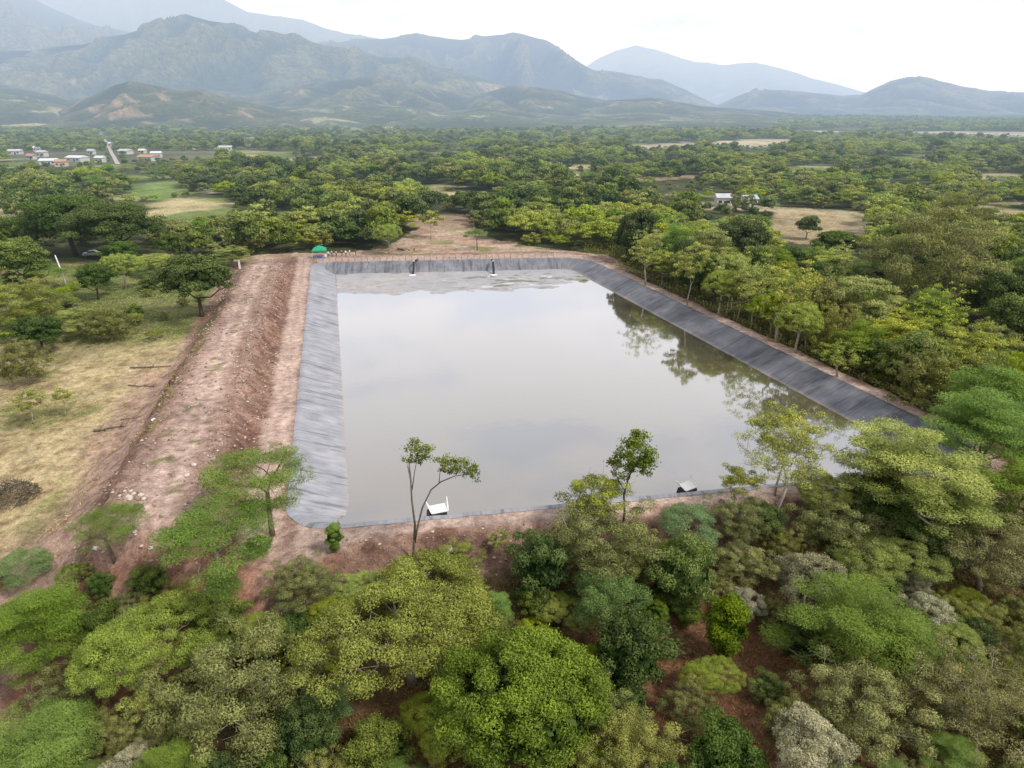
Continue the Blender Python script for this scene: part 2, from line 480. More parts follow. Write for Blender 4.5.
def ground_nodes(m, N, L, bump=0.35, rough=0.95, noise_amt=0.35, sc1=1.1, sc2=0.16, sc3=0.012):
    ca = N.new('ShaderNodeVertexColor'); ca.layer_name = 'Col'
    geo = N.new('ShaderNodeNewGeometry')
    b = N.new('ShaderNodeBsdfPrincipled'); b.inputs['Roughness'].default_value = rough
    b.inputs['Specular IOR Level'].default_value = 0.15
    cur = ca.outputs[0]
    hs = []
    for sc, a in ((sc1, noise_amt), (sc1 * 5.3, noise_amt * 0.8), (sc2, noise_amt * 0.6), (sc3, noise_amt * 0.6)):
        n = N.new('ShaderNodeTexNoise'); n.inputs['Scale'].default_value = sc; n.inputs['Detail'].default_value = 4; n.inputs['Roughness'].default_value = 0.65
        L.new(geo.outputs['Position'], n.inputs['Vector'])
        mr = N.new('ShaderNodeMapRange'); mr.inputs['From Min'].default_value = 0.3; mr.inputs['From Max'].default_value = 0.7
        mr.inputs['To Min'].default_value = 1 - a; mr.inputs['To Max'].default_value = 1 + a
        L.new(n.outputs[0], mr.inputs[0])
        s = N.new('ShaderNodeVectorMath'); s.operation = 'SCALE'
        L.new(cur, s.inputs[0]); L.new(mr.outputs[0], s.inputs['Scale']); cur = s.outputs[0]; hs.append(n)
    L.new(cur, b.inputs['Base Color'])
    bp = N.new('ShaderNodeBump'); bp.inputs['Strength'].default_value = bump; bp.inputs['Distance'].default_value = 0.25
    L.new(hs[0].outputs[0], bp.inputs['Height']); L.new(bp.outputs[0], b.inputs['Normal'])
    return finish(m, N, L, b.outputs[0])
ground_nodes(gm_, N_, L_, bump=1.0, noise_amt=0.42)
me = np_mesh('ground', np.stack([X, Y, GZ.ravel()], 1), grid_faces(len(gy), len(gx)), [gm_], smooth=True, colors=C)
tag(link(bpy.data.objects.new('ground', me)), kind='structure')

# ---- pond: liner, silt, water
def rim_normals():
    t = np.roll(RIM, -1, 0) - np.roll(RIM, 1, 0)
    t /= np.linalg.norm(t, axis=1)[:, None]
    n = np.stack([t[:, 1], -t[:, 0]], 1)
    c = RIM.mean(0)
    return n if ((c - RIM[0]) @ n[0]) > 0 else -n
RN = rim_normals()
k = len(RIM)
seg = np.linalg.norm(np.roll(RIM, -1, 0) - RIM, axis=1); S = np.concatenate([[0], np.cumsum(seg)[:-1]])
offs = np.array([-0.55, -0.25, 0.0, 0.35, 0.8, 1.4, 2.0, 2.6, 3.2, 3.8, 4.4, 5.0, 5.6, 6.2, 6.8])
zs = np.interp(offs, [-0.55, -0.25, 0.0, 6.8], [0.03, 0.10, 0.11, -2.25])
SLW = per_side([0.95, 0.84, 0.42, 0.90])          # how flat each bank is
def unfold(P, off):
    """bridge the points of an inward offset that fold over in a tight corner"""
    d_ = np.array([np.sqrt(((RIM - p_) ** 2).sum(1).min()) for p_ in P])
    good = d_ >= np.abs(off) * 0.93
    if good.all(): return P
    ix = np.arange(len(P)); g_ = ix[good]; n_ = len(P)
    gg = np.concatenate([g_ - n_, g_, g_ + n_]); Q = P.copy()
    for c_ in (0, 1): Q[:, c_] = np.interp(ix, gg, np.tile(P[good, c_], 3))
    return Q
V = []; UVs = []
for o_, z_ in zip(offs, zs):
    wr = (fbm(S / 1.7 + o_ * 0.55, np.full(k, o_ * 0.35), 3) * 0.075 + fbm(S / 0.6 + o_ * 0.4, np.full(k, o_ * 0.3) + 9, 2) * 0.03) * sstep(0.2, 1.5, o_)
    wig = fbm(S / 2.5 + 31, S * 0, 3) * 0.16 * (1 if o_ <= 0.3 else 0.4)
    P = RIM + RN * (o_ * np.where(o_ > 0, SLW, 1.0) + wig)[:, None]
    if o_ > 2: P = unfold(P, o_ * SLW - 0.2)
    V.append(np.column_stack([P, np.full(k, z_) + wr])); UVs.append(np.column_stack([S, np.full(k, o_)]))
V = np.concatenate(V); nr = len(offs)
i = np.arange(nr * k).reshape(nr, k); j = np.roll(i, -1, 1)
F = np.stack([i[:-1], j[:-1], j[1:], i[1:]], -1).reshape(-1, 4)
bank_tone = np.tile(per_side([0.22, 0.0, 0.85, 1.0]), nr)  # liner tone by side: left palest, right darkest
lm, N_, L_ = new_mat('geomembrane')
def liner_mat(m, N, L):
    b = N.new('ShaderNodeBsdfPrincipled'); b.inputs['Roughness'].default_value = 0.5; b.inputs['Specular IOR Level'].default_value = 0.45
    ad = N.new('ShaderNodeAttribute'); ad.attribute_name = 'bank_tone'
    us = N.new('ShaderNodeAttribute'); us.attribute_name = 'su'
    vt = N.new('ShaderNodeAttribute'); vt.attribute_name = 'sv'
    cb = N.new('ShaderNodeCombineXYZ'); L.new(us.outputs['Fac'], cb.inputs[0]); L.new(vt.outputs['Fac'], cb.inputs[1])
    mp = N.new('ShaderNodeMapping'); mp.inputs['Scale'].default_value = (1.5, 0.28, 1); mp.inputs['Rotation'].default_value = (0, 0, 0.5)
    L.new(cb.outputs[0], mp.inputs[0])
    n = N.new('ShaderNodeTexNoise'); n.inputs['Scale'].default_value = 1.3; n.inputs['Detail'].default_value = 5; n.inputs['Distortion'].default_value = 0.6
    L.new(mp.outputs[0], n.inputs[0])
    n2_ = N.new('ShaderNodeTexNoise'); n2_.inputs['Scale'].default_value = 0.35; n2_.inputs['Detail'].default_value = 6
    L.new(cb.outputs[0], n2_.inputs[0])
    # seams between the sheets
    sm = N.new('ShaderNodeMath'); sm.operation = 'FRACT'
    sd = N.new('ShaderNodeMath'); sd.operation = 'DIVIDE'; sd.inputs[1].default_value = 6.8; L.new(us.outputs['Fac'], sd.inputs[0]); L.new(sd.outputs[0], sm.inputs[0])
    st = N.new('ShaderNodeMath'); st.operation = 'LESS_THAN'; st.inputs[1].default_value = 0.03; L.new(sm.outputs[0], st.inputs[0])
    # base tone of each bank, from dark to pale
    c1 = N.new('ShaderNodeMix'); c1.data_type = 'RGBA'; L.new(ad.outputs['Fac'], c1.inputs['Factor'])
    c1.inputs['A'].default_value = (0.125, 0.130, 0.152, 1); c1.inputs['B'].default_value = (0.30, 0.303, 0.335, 1)
    mr = N.new('ShaderNodeMapRange'); mr.inputs['From Min'].default_value = 0.32; mr.inputs['From Max'].default_value = 0.68; mr.inputs['To Min'].default_value = 0.80; mr.inputs['To Max'].default_value = 1.12
    L.new(n.outputs[0], mr.inputs[0])
    mr2 = N.new('ShaderNodeMapRange'); mr2.inputs['From Min'].default_value = 0.3; mr2.inputs['From Max'].default_value = 0.7; mr2.inputs['To Min'].default_value = 0.78; mr2.inputs['To Max'].default_value = 1.2
    L.new(n2_.outputs[0], mr2.inputs[0])
    a = N.new('ShaderNodeMath'); a.operation = 'MULTIPLY'; L.new(mr.outputs[0], a.inputs[0]); L.new(mr2.outputs[0], a.inputs[1])
    a2 = N.new('ShaderNodeMath'); a2.operation = 'MULTIPLY_ADD'; L.new(st.outputs[0], a2.inputs[0]); a2.inputs[1].default_value = -0.14; L.new(a.outputs[0], a2.inputs[2])
    s = N.new('ShaderNodeVectorMath'); s.operation = 'SCALE'; L.new(c1.outputs['Result'], s.inputs[0]); L.new(a2.outputs[0], s.inputs['Scale'])
    # creases down the slope: their shade drawn as dark lines in the colour
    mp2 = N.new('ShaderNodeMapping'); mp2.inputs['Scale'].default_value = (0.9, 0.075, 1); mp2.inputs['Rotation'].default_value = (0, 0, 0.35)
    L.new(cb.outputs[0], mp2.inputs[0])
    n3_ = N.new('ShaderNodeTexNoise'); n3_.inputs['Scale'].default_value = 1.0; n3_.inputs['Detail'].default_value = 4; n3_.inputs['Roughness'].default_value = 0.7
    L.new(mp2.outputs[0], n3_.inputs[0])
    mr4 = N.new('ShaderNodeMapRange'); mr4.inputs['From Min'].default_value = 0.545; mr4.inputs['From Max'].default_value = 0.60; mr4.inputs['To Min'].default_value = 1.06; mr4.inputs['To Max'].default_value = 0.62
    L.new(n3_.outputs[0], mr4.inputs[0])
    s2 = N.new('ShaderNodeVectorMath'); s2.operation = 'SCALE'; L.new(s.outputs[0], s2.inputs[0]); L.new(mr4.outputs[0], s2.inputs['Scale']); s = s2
    # mud washed on
    c2 = N.new('ShaderNodeMix'); c2.data_type = 'RGBA'; L.new(s.outputs[0], c2.inputs['A']); c2.inputs['B'].default_value = (0.42, 0.33, 0.28, 1)
    mr3 = N.new('ShaderNodeMapRange'); mr3.inputs['From Min'].default_value = 0.5; mr3.inputs['From Max'].default_value = 0.75; mr3.inputs['To Max'].default_value = 0.16
    L.new(n2_.outputs[0], mr3.inputs[0])
    td = N.new('ShaderNodeMapRange'); td.interpolation_type = 'SMOOTHSTEP'; td.inputs['From Min'].default_value = 5.0; td.inputs['From Max'].default_value = 5.75; td.inputs['To Max'].default_value = 0.28
    L.new(vt.outputs['Fac'], td.inputs[0])
    ad2 = N.new('ShaderNodeMath'); ad2.operation = 'ADD'; ad2.use_clamp = True; L.new(td.outputs[0], ad2.inputs[0]); L.new(mr3.outputs[0], ad2.inputs[1]); L.new(ad2.outputs[0], c2.inputs['Factor'])
    L.new(c2.outputs['Result'], b.inputs['Base Color'])
    bp = N.new('ShaderNodeBump'); bp.inputs['Strength'].default_value = 0.6; bp.inputs['Distance'].default_value = 0.14
    L.new(n.outputs[0], bp.inputs['Height']); L.new(bp.outputs[0], b.inputs['Normal'])
    return finish(m, N, L, b.outputs[0])
liner_mat(lm, N_, L_)
UVs = np.concatenate(UVs)
floor_ring = np.arange((nr - 1) * k, nr * k)[None, ::-1]
me = np_mesh('pond_liner', V, [F], [lm], smooth=True, attrs={'bank_tone': ('POINT', bank_tone), 'su': ('POINT', UVs[:, 0]), 'sv': ('POINT', UVs[:, 1])})
o = link(bpy.data.objects.new('pond_liner', me))
tag(o, 'grey plastic geomembrane liner covering the sloping banks of the pond', 'pond liner')

wm, N_, L_ = new_mat('pond_water')
def water_mat(m, N, L):
    geo = N.new('ShaderNodeNewGeometry')
    n = N.new('ShaderNodeTexNoise'); n.inputs['Scale'].default_value = 0.9; n.inputs['Detail'].default_value = 3
    L.new(geo.outputs['Position'], n.inputs[0])
    n2_ = N.new('ShaderNodeTexNoise'); n2_.inputs['Scale'].default_value = 0.05; n2_.inputs['Detail'].default_value = 4
    L.new(geo.outputs['Position'], n2_.inputs[0])
    bp = N.new('ShaderNodeBump'); bp.inputs['Strength'].default_value = 0.08; bp.inputs['Distance'].default_value = 0.05
    L.new(n.outputs[0], bp.inputs['Height'])
    df = N.new('ShaderNodeBsdfDiffuse')
    cr = N.new('ShaderNodeValToRGB'); L.new(n2_.outputs[0], cr.inputs[0])
    cr.color_ramp.elements[0].position = 0.35; cr.color_ramp.elements[0].color = (0.145, 0.125, 0.078, 1)
    cr.color_ramp.elements[1].position = 0.7; cr.color_ramp.elements[1].color = (0.155, 0.150, 0.105, 1)
    L.new(cr.outputs[0], df.inputs[0])
    gl = N.new('ShaderNodeBsdfGlossy'); gl.inputs['Roughness'].default_value = 0.045; gl.inputs[0].default_value = (0.99, 0.975, 1.0, 1)
    L.new(bp.outputs[0], gl.inputs['Normal'])
    fr = N.new('ShaderNodeFresnel'); fr.inputs['IOR'].default_value = 1.45; L.new(bp.outputs[0], fr.inputs['Normal'])
    pw = N.new('ShaderNodeMath'); pw.operation = 'POWER'; pw.inputs[1].default_value = 0.28; L.new(fr.outputs[0], pw.inputs[0])
    mx = N.new('ShaderNodeMixShader'); L.new(pw.outputs[0], mx.inputs[0]); L.new(df.outputs[0], mx.inputs[1]); L.new(gl.outputs[0], mx.inputs[2])
    return finish(m, N, L, mx.outputs[0])
water_mat(wm, N_, L_)
P = RIM + RN * (SLW * 6.25)[:, None]
dP = np.array([np.sqrt(((RIM - p_) ** 2).sum(1).min()) for p_ in P])
P = P[dP > SLW * 6.25 * 0.90]          # drop the points that fold over in the tight corners
def hull(pts):
    pts = sorted(map(tuple, pts))
    def half(seq):
        h_ = []
        for q in seq:
            while len(h_) > 1 and (h_[-1][0] - h_[-2][0]) * (q[1] - h_[-2][1]) - (h_[-1][1] - h_[-2][1]) * (q[0] - h_[-2][0]) <= 0: h_.pop()
            h_.append(q)
        return h_
    return np.array(half(pts)[:-1] + half(pts[::-1])[:-1])
P = hull(P)[::-1]
V = np.vstack([np.column_stack([P, np.full(len(P), WZ)]), [[*P.mean(0), WZ]]])
_i = np.arange(len(P))
me = np_mesh('pond_water', V, [np.stack([np.roll(_i, -1), _i, np.full(len(P), len(P))], 1)], [wm], smooth=False)
tag(link(bpy.data.objects.new('pond_water', me)), kind='structure')

# silt left at the shallow far end, with puddles
FL, FR_ = rimc[0][:2], rimc[1][:2]
fdir = (FR_ - FL) / np.linalg.norm(FR_ - FL); fnor = np.array([fdir[1], -fdir[0]])
su_ = np.arange(3.0, np.linalg.norm(FR_ - FL) - 1.0, 0.35); sv_ = np.arange(4.2, 34, 0.35)
SU, SV = np.meshgrid(su_, sv_)
SX = FL[0] + fdir[0] * SU + fnor[0] * SV; SY = FL[1] + fdir[1] * SU + fnor[1] * SV
Lw = np.linalg.norm(FR_ - FL)
reach = 26 - 9 * sstep(0.72 * Lw, 0.98 * Lw, SU) + 3.2 * fbm(SU / 6, SV / 6, 4) * 2
h = (reach - SV) * 0.02
h = np.clip(h, -0.3, 0.13)
pud = fbm(SU / 5.0 + 3, SV / 2.2, 4)
h = h - 0.55 * np.clip(pud - (0.22 - 0.17 * sstep(0.3 * Lw, 0.6 * Lw, SU) * sstep(7, 12, SV)), 0, 1)
h = h + 0.02 * fbm(SU * 1.3, SV * 1.3, 3)
h = np.minimum(h, 0.12)
SC = np.zeros(SU.shape + (3,)); SC[:] = (0.36, 0.35, 0.365)
SC = mixc(SC, (0.46, 0.38, 0.34), sstep(0.0, 0.35, fbm(SU / 12 + 2, SV / 3, 4)) * (1 - sstep(0.2 * Lw, 0.5 * Lw, SU)))
SC = mixc(SC, (0.15, 0.145, 0.085), sstep(0.08, 0.2, fbm(SU / 7 + 14, SV / 2.6 + 3, 4)) * sstep(0.42 * Lw, 0.6 * Lw, SU) * sstep(6, 9, SV) * 0.9)
SC = mixc(SC, (0.12, 0.12, 0.09), np.exp(-(((SU - 5) / 2.2) ** 2 + ((SV - 24) / 1.6) ** 2)) * sstep(-.1, .2, fbm(SU / 1.2, SV / 1.0, 3)))
SC = mixc(SC, (0.30, 0.29, 0.29), sstep(0, .4, fbm(SU / 3, SV / 1.5 + 8, 3)))
sm_, N_, L_ = new_mat('wet_silt'); ground_nodes(sm_, N_, L_, bump=0.1, rough=0.55, noise_amt=0.10)
ff = grid_faces(len(sv_), len(su_))
hh = h.ravel()[ff].max(1) > -0.12
sx_, sy_ = SX.ravel(), SY.ravel()
dd_, _ = rim_dist(sx_, sy_)
keep = hh & (dd_[ff].max(1) < -5.0)
me = np_mesh('silt', np.column_stack([sx_, sy_, WZ + h.ravel()]), ff[keep], [sm_], smooth=True, colors=SC.reshape(-1, 3))
tag(link(bpy.data.objects.new('silt', me)), kind='structure')

# ---- mountains and hills
KH = FPX / cos(PITCH)
def mountain(name, Y0, Y1, prof, spur, cols, seed, amp=0.34, rows=90, back=0.35, px0=-420, px1=1450, step=3.0, rough=0.05, tan=0.2):
    pxs = np.arange(px0, px1, step)
    pr = np.interp(pxs, [p[0] for p in prof], [p[1] for p in prof])
    pr = pr + fbm(pxs / 55 + seed, pxs * 0 + seed, 4) * 3.0 * np.clip((125 - pr) / 50, 0.15, 1)
    t = np.concatenate([np.linspace(0, 1, rows), np.linspace(1, 1 + back, 14)[1:]])
    T, PX = np.meshgrid(t, pxs, indexing='ij')
    Yd = Y0 + (Y1 - Y0) * T
    Xd = Yd * (PX - 512) / KH
    Hr = CAM_H + Y1 * (112 - pr) / KH
    Hr = np.maximum(np.broadcast_to(Hr, T.shape), 4)
    wx = Xd / spur + seed * 3.1 + fbm(Xd / spur / 2, Yd / spur / 2, 3) * 0.7; wy = Yd / spur * 0.30 + seed
    rn = ridged(wx, wy, 5, 0.44)
    big = ridged(Xd / spur / 2.7 + seed, Yd / spur / 4 + 3, 3)
    e = 4 * np.clip(T, 0, 1) * (1 - np.clip(T, 0, 1))
    env = np.where(T <= 1, np.clip(T, 0, 1) ** 1.15, 1 - (T - 1) * 1.6)
    H = Hr * (env + amp * e ** 0.8 * (rn - 0.45) + amp * 0.7 * e * (big - 0.4) + rough * (rn - 0.4) * sstep(0.0, 0.5, T) * (1 - 0.75 * sstep(0.75, 1.0, T)))
    H = np.where(T < 0.02, -30, H)
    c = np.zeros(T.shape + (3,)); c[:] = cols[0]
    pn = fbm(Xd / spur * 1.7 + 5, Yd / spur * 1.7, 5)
    c = mixc(c, cols[1], sstep(0.35, 0.80, rn) * 0.8)  # ridges coloured paler, sunlit crests put into the cover colour
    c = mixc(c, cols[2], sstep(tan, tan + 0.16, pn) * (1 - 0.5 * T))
    c = mixc(c, np.array(cols[0]) * 0.6, sstep(0.10, 0.35, 0.45 - rn))  # gullies coloured darker, their shade put into the cover colour
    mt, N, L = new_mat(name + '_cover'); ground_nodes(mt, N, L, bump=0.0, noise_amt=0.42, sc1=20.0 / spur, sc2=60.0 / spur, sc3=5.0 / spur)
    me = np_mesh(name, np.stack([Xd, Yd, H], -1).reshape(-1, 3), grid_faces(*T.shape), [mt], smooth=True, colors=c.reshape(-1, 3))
    return tag(link(bpy.data.objects.new(name, me)), kind='structure')
G0, G1, G2 = (0.058, 0.080, 0.042), (0.26, 0.23, 0.105), (0.34, 0.27, 0.16)
mountain('far_mountains', 24000, 40000, [(-420, 40), (300, 60), (540, 85), (575, 76), (592, 66), (612, 57), (632, 53), (655, 58), (690, 66), (716, 69), (750, 67), (790, 76), (850, 91), (885, 99), (1000, 112), (1450, 112)], 2600, (G0, G1, G2), 3.3, amp=0.25)
mountain('high_mountains', 15000, 24000, [(-420, 10), (-100, -12), (20, -6), (70, 0), (150, 4), (190, 2), (215, 4), (246, 17), (262, 25), (292, 29), (312, 31), (352, 42), (400, 50), (470, 62), (560, 84), (640, 105), (800, 112), (1450, 112)], 1000, (G0, G1, G2), 1.7, amp=0.35, tan=.4)
mountain('central_mountains', 7500, 15500, [(-420, 22), (-60, 12), (0, 8), (50, 10), (80, 22), (110, 34), (150, 42), (230, 50), (300, 53), (360, 47), (400, 45), (420, 42), (452, 46), (490, 44), (512, 42), (545, 48), (572, 62), (592, 74), (625, 78), (660, 82), (690, 94), (716, 106), (735, 98), (752, 92), (785, 92), (840, 97), (858, 96), (884, 85), (912, 80), (945, 86), (985, 93), (1030, 94), (1100, 88), (1250, 80), (1450, 90)], 950, (G0, G1, G2), 6.1, amp=0.48, tan=.35, rows=160)
mountain('scrub_mountains', 3600, 7500, [(-420, 50), (0, 58), (50, 56), (90, 51), (140, 43), (175, 34), (205, 28), (232, 31), (262, 40), (300, 46), (340, 56), (380, 62), (420, 66), (450, 76), (490, 82), (540, 92), (600, 100), (640, 108), (700, 112), (760, 118), (900, 122), (1450, 122)], 620, (G0, (0.23, 0.205, 0.095), G2), 9.4, amp=0.52, rough=0.08, rows=260, tan=0.33)
mountain('front_ridges', 2500, 4300, [(-420, 76), (0, 84), (60, 97), (120, 100), (200, 90), (250, 96), (330, 84), (375, 80), (430, 90), (470, 97), (515, 87), (560, 92), (600, 102), (650, 98), (700, 107), (760, 110), (840, 117), (920, 124), (1450, 126)], 300, ((0.055, 0.072, 0.038), (0.19, 0.17, 0.08), (0.34, 0.28, 0.16)), 12.7, amp=0.42, rough=0.10, rows=170, tan=0.26)
mountain('foothills', 1430, 2900, [(-420, 100), (0, 90), (30, 93), (60, 98), (90, 110), (200, 112), (300, 106), (350, 102), (400, 106), (440, 112), (480, 108), (520, 111), (570, 116), (640, 112), (700, 117), (740, 114), (800, 118), (860, 124), (1000, 128), (1450, 128)], 230, ((0.07, 0.09, 0.04), (0.15, 0.15, 0.07), (0.38, 0.34, 0.19)), 2.2, amp=0.40, rough=0.2, tan=0.16)
mountain('near_hill', 1420, 2200, [(-420, 126), (10, 124), (40, 118), (75, 104), (98, 97), (118, 88), (134, 84), (150, 86), (176, 92), (206, 92), (226, 99), (262, 106), (300, 113), (345, 123), (420, 130), (1450, 136)], 130, ((0.055, 0.07, 0.036), (0.14, 0.125, 0.06), (0.34, 0.23, 0.14)), 4.9, amp=0.34, rough=0.12, tan=0.20, px1=700)

# ---- sky
w = bpy.data.worlds.new("World"); scene.world = w; w.use_nodes = True
N = w.node_tree.nodes; L = w.node_tree.links; N.clear()
SUN_EL, SUN_AZ = 48.0, 118.0          # azimuth clockwise from +Y
sky = N.new('ShaderNodeTexSky'); sky.sky_type = 'NISHITA'; sky.sun_disc = False
sky.sun_elevation = radians(SUN_EL); sky.sun_rotation = radians(SUN_AZ); sky.air_density = 1.5; sky.dust_density = 4.0
bg1 = N.new('ShaderNodeBackground'); bg1.inputs[1].default_value = 0.10; L.new(sky.outputs[0], bg1.inputs[0])
tc = N.new('ShaderNodeTexCoord'); sp = N.new('ShaderNodeSeparateXYZ'); L.new(tc.outputs['Generated'], sp.inputs[0])
mp = N.new('ShaderNodeMapping'); mp.inputs['Scale'].default_value = (1.6, 1.6, 5.5); mp.inputs['Location'].default_value = (0.3, 0.1, 0.2); L.new(tc.outputs['Generated'], mp.inputs[0])
nz = N.new('ShaderNodeTexNoise'); nz.inputs['Scale'].default_value = 2.2; nz.inputs['Detail'].default_value = 7; nz.inputs['Roughness'].default_value = 0.6; L.new(mp.outputs[0], nz.inputs[0])
cr = N.new('ShaderNodeValToRGB'); L.new(nz.outputs[0], cr.inputs[0])
cr.color_ramp.elements[0].position = 0.36; cr.color_ramp.elements[0].color = (0.83, 0.89, 0.97, 1)
cr.color_ramp.elements[1].position = 0.50; cr.color_ramp.elements[1].color = (1.0, 1.0, 1.0, 1)
el = N.new('ShaderNodeValToRGB'); L.new(sp.outputs[2], el.inputs[0])
E = el.color_ramp.elements
E[0].position = 0.0; E[0].color = (1.0, 1.0, 1.0, 1)
E[1].position = 1.0; E[1].color = (0.80, 0.82, 0.88, 1)
for p_, c_ in ((0.16, (1.04, 1.04, 1.05, 1)), (0.27, (1.12, 1.11, 1.14, 1)), (0.35, (0.98, 0.97, 1.0, 1)), (0.43, (0.84, 0.83, 0.86, 1)), (0.52, (0.72, 0.71, 0.73, 1)), (0.7, (0.80, 0.80, 0.83, 1))):
    q = E.new(p_); q.color = c_
mu = N.new('ShaderNodeMix'); mu.data_type = 'RGBA'; mu.blend_type = 'MULTIPLY'; mu.inputs['Factor'].default_value = 1.0
L.new(cr.outputs[0], mu.inputs['A']); L.new(el.outputs[0], mu.inputs['B'])
bg2 = N.new('ShaderNodeBackground'); bg2.inputs[1].default_value = 1.10; L.new(mu.outputs['Result'], bg2.inputs[0])
mx = N.new('ShaderNodeMixShader'); mx.inputs[0].default_value = 0.93; L.new(bg1.outputs[0], mx.inputs[1]); L.new(bg2.outputs[0], mx.inputs[2])
ow = N.new('ShaderNodeOutputWorld'); L.new(mx.outputs[0], ow.inputs[0])

ld = bpy.data.lights.new('sun', 'SUN'); ld.energy = 3.2; ld.angle = radians(10); ld.color = (1.0, 0.95, 0.87)
lo = link(bpy.data.objects.new('sun', ld))
from mathutils import Vector
sd_ = Vector((sin(radians(SUN_AZ)) * cos(radians(SUN_EL)), cos(radians(SUN_AZ)) * cos(radians(SUN_EL)), sin(radians(SUN_EL))))
lo.rotation_euler = sd_.to_track_quat('Z', 'Y').to_euler(); lo.location = (60, -40, 90)

cd = bpy.data.cameras.new('camera'); cam = link(bpy.data.objects.new('camera', cd))
cam.location = (0, 0, CAM_H); cam.rotation_euler = (pi / 2 - PITCH, 0, 0)
cd.sensor_width = 36; cd.lens = FPX / 1024 * 36; cd.clip_start = 0.5; cd.clip_end = 120000
scene.camera = cam
scene.view_settings.view_transform = 'Standard'; scene.view_settings.look = 'None'; scene.view_settings.exposure = 0; scene.view_settings.gamma = 1
scene.render.engine = 'CYCLES'
cy = scene.cycles
cy.use_denoising = True
try: cy.denoiser = 'OPENIMAGEDENOISE'
except Exception: pass
cy.max_bounces = 5; cy.diffuse_bounces = 2; cy.glossy_bounces = 3; cy.transmission_bounces = 2; cy.transparent_max_bounces = 4
cy.caustics_reflective = False; cy.caustics_refractive = False
# ================================================================== VEGETATION
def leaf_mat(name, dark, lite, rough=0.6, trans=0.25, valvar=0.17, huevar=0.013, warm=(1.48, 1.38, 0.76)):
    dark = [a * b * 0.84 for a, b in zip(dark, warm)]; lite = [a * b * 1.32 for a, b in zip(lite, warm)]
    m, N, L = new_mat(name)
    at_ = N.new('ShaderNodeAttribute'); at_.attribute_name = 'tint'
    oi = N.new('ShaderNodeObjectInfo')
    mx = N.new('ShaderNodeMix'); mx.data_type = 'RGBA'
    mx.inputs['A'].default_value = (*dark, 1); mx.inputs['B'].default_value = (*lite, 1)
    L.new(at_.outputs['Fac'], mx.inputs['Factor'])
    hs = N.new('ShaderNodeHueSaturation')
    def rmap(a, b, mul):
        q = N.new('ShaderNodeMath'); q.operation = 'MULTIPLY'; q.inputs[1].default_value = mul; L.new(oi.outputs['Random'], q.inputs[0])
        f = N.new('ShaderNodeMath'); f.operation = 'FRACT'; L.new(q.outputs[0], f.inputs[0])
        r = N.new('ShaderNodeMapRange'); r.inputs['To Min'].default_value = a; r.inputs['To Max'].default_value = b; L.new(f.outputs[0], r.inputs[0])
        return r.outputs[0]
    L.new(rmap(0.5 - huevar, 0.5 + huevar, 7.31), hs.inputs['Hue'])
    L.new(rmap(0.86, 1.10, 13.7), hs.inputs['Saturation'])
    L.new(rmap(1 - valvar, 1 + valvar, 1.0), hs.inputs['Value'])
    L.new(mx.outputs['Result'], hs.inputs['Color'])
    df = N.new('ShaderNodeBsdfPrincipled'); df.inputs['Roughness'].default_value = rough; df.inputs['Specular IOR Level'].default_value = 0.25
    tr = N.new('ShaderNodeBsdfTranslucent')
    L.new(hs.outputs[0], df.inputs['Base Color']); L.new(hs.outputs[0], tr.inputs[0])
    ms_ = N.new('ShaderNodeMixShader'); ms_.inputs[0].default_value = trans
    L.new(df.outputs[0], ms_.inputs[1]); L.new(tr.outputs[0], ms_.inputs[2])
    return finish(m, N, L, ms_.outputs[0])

bark = plain('bark', (0.17, 0.135, 0.10), 0.9, 0.35, 3.0)
bark_pale = plain('pale_bark', (0.33, 0.29, 0.23), 0.9, 0.3, 3.0)
bark_dark = plain('dark_bark', (0.075, 0.058, 0.045), 0.9, 0.35, 3.0)

LM = {
    'broad':   leaf_mat('bright_broad_leaves', (0.024, 0.052, 0.008), (0.135, 0.198, 0.021)),
    'feather': leaf_mat('feathery_leaves', (0.045, 0.088, 0.018), (0.155, 0.245, 0.052)),
    'yellow':  leaf_mat('yellow_green_leaves', (0.092, 0.130, 0.028), (0.245, 0.305, 0.072)),
    'dark':    leaf_mat('dark_green_leaves', (0.020, 0.048, 0.014), (0.072, 0.110, 0.042)),
    'mid':     leaf_mat('mid_green_leaves', (0.040, 0.075, 0.020), (0.135, 0.172, 0.066)),
    'grey':    leaf_mat('grey_green_leaves', (0.075, 0.115, 0.060), (0.19, 0.27, 0.115), warm=(1.15, 1.15, 0.9)),
    'silver':  leaf_mat('silvery_leaves', (0.17, 0.175, 0.11), (0.42, 0.40, 0.27), warm=(1.05, 1.05, 0.95)),
    'dry':     leaf_mat('dry_olive_leaves', (0.11, 0.10, 0.045), (0.30, 0.285, 0.13), warm=(1.2, 1.25, 0.85)),
    'olive':   leaf_mat('olive_leaves', (0.065, 0.080, 0.034), (0.20, 0.22, 0.105)),
    'cream':   leaf_mat('cream_topped_leaves', (0.075, 0.115, 0.028), (0.36, 0.40, 0.14)),
}

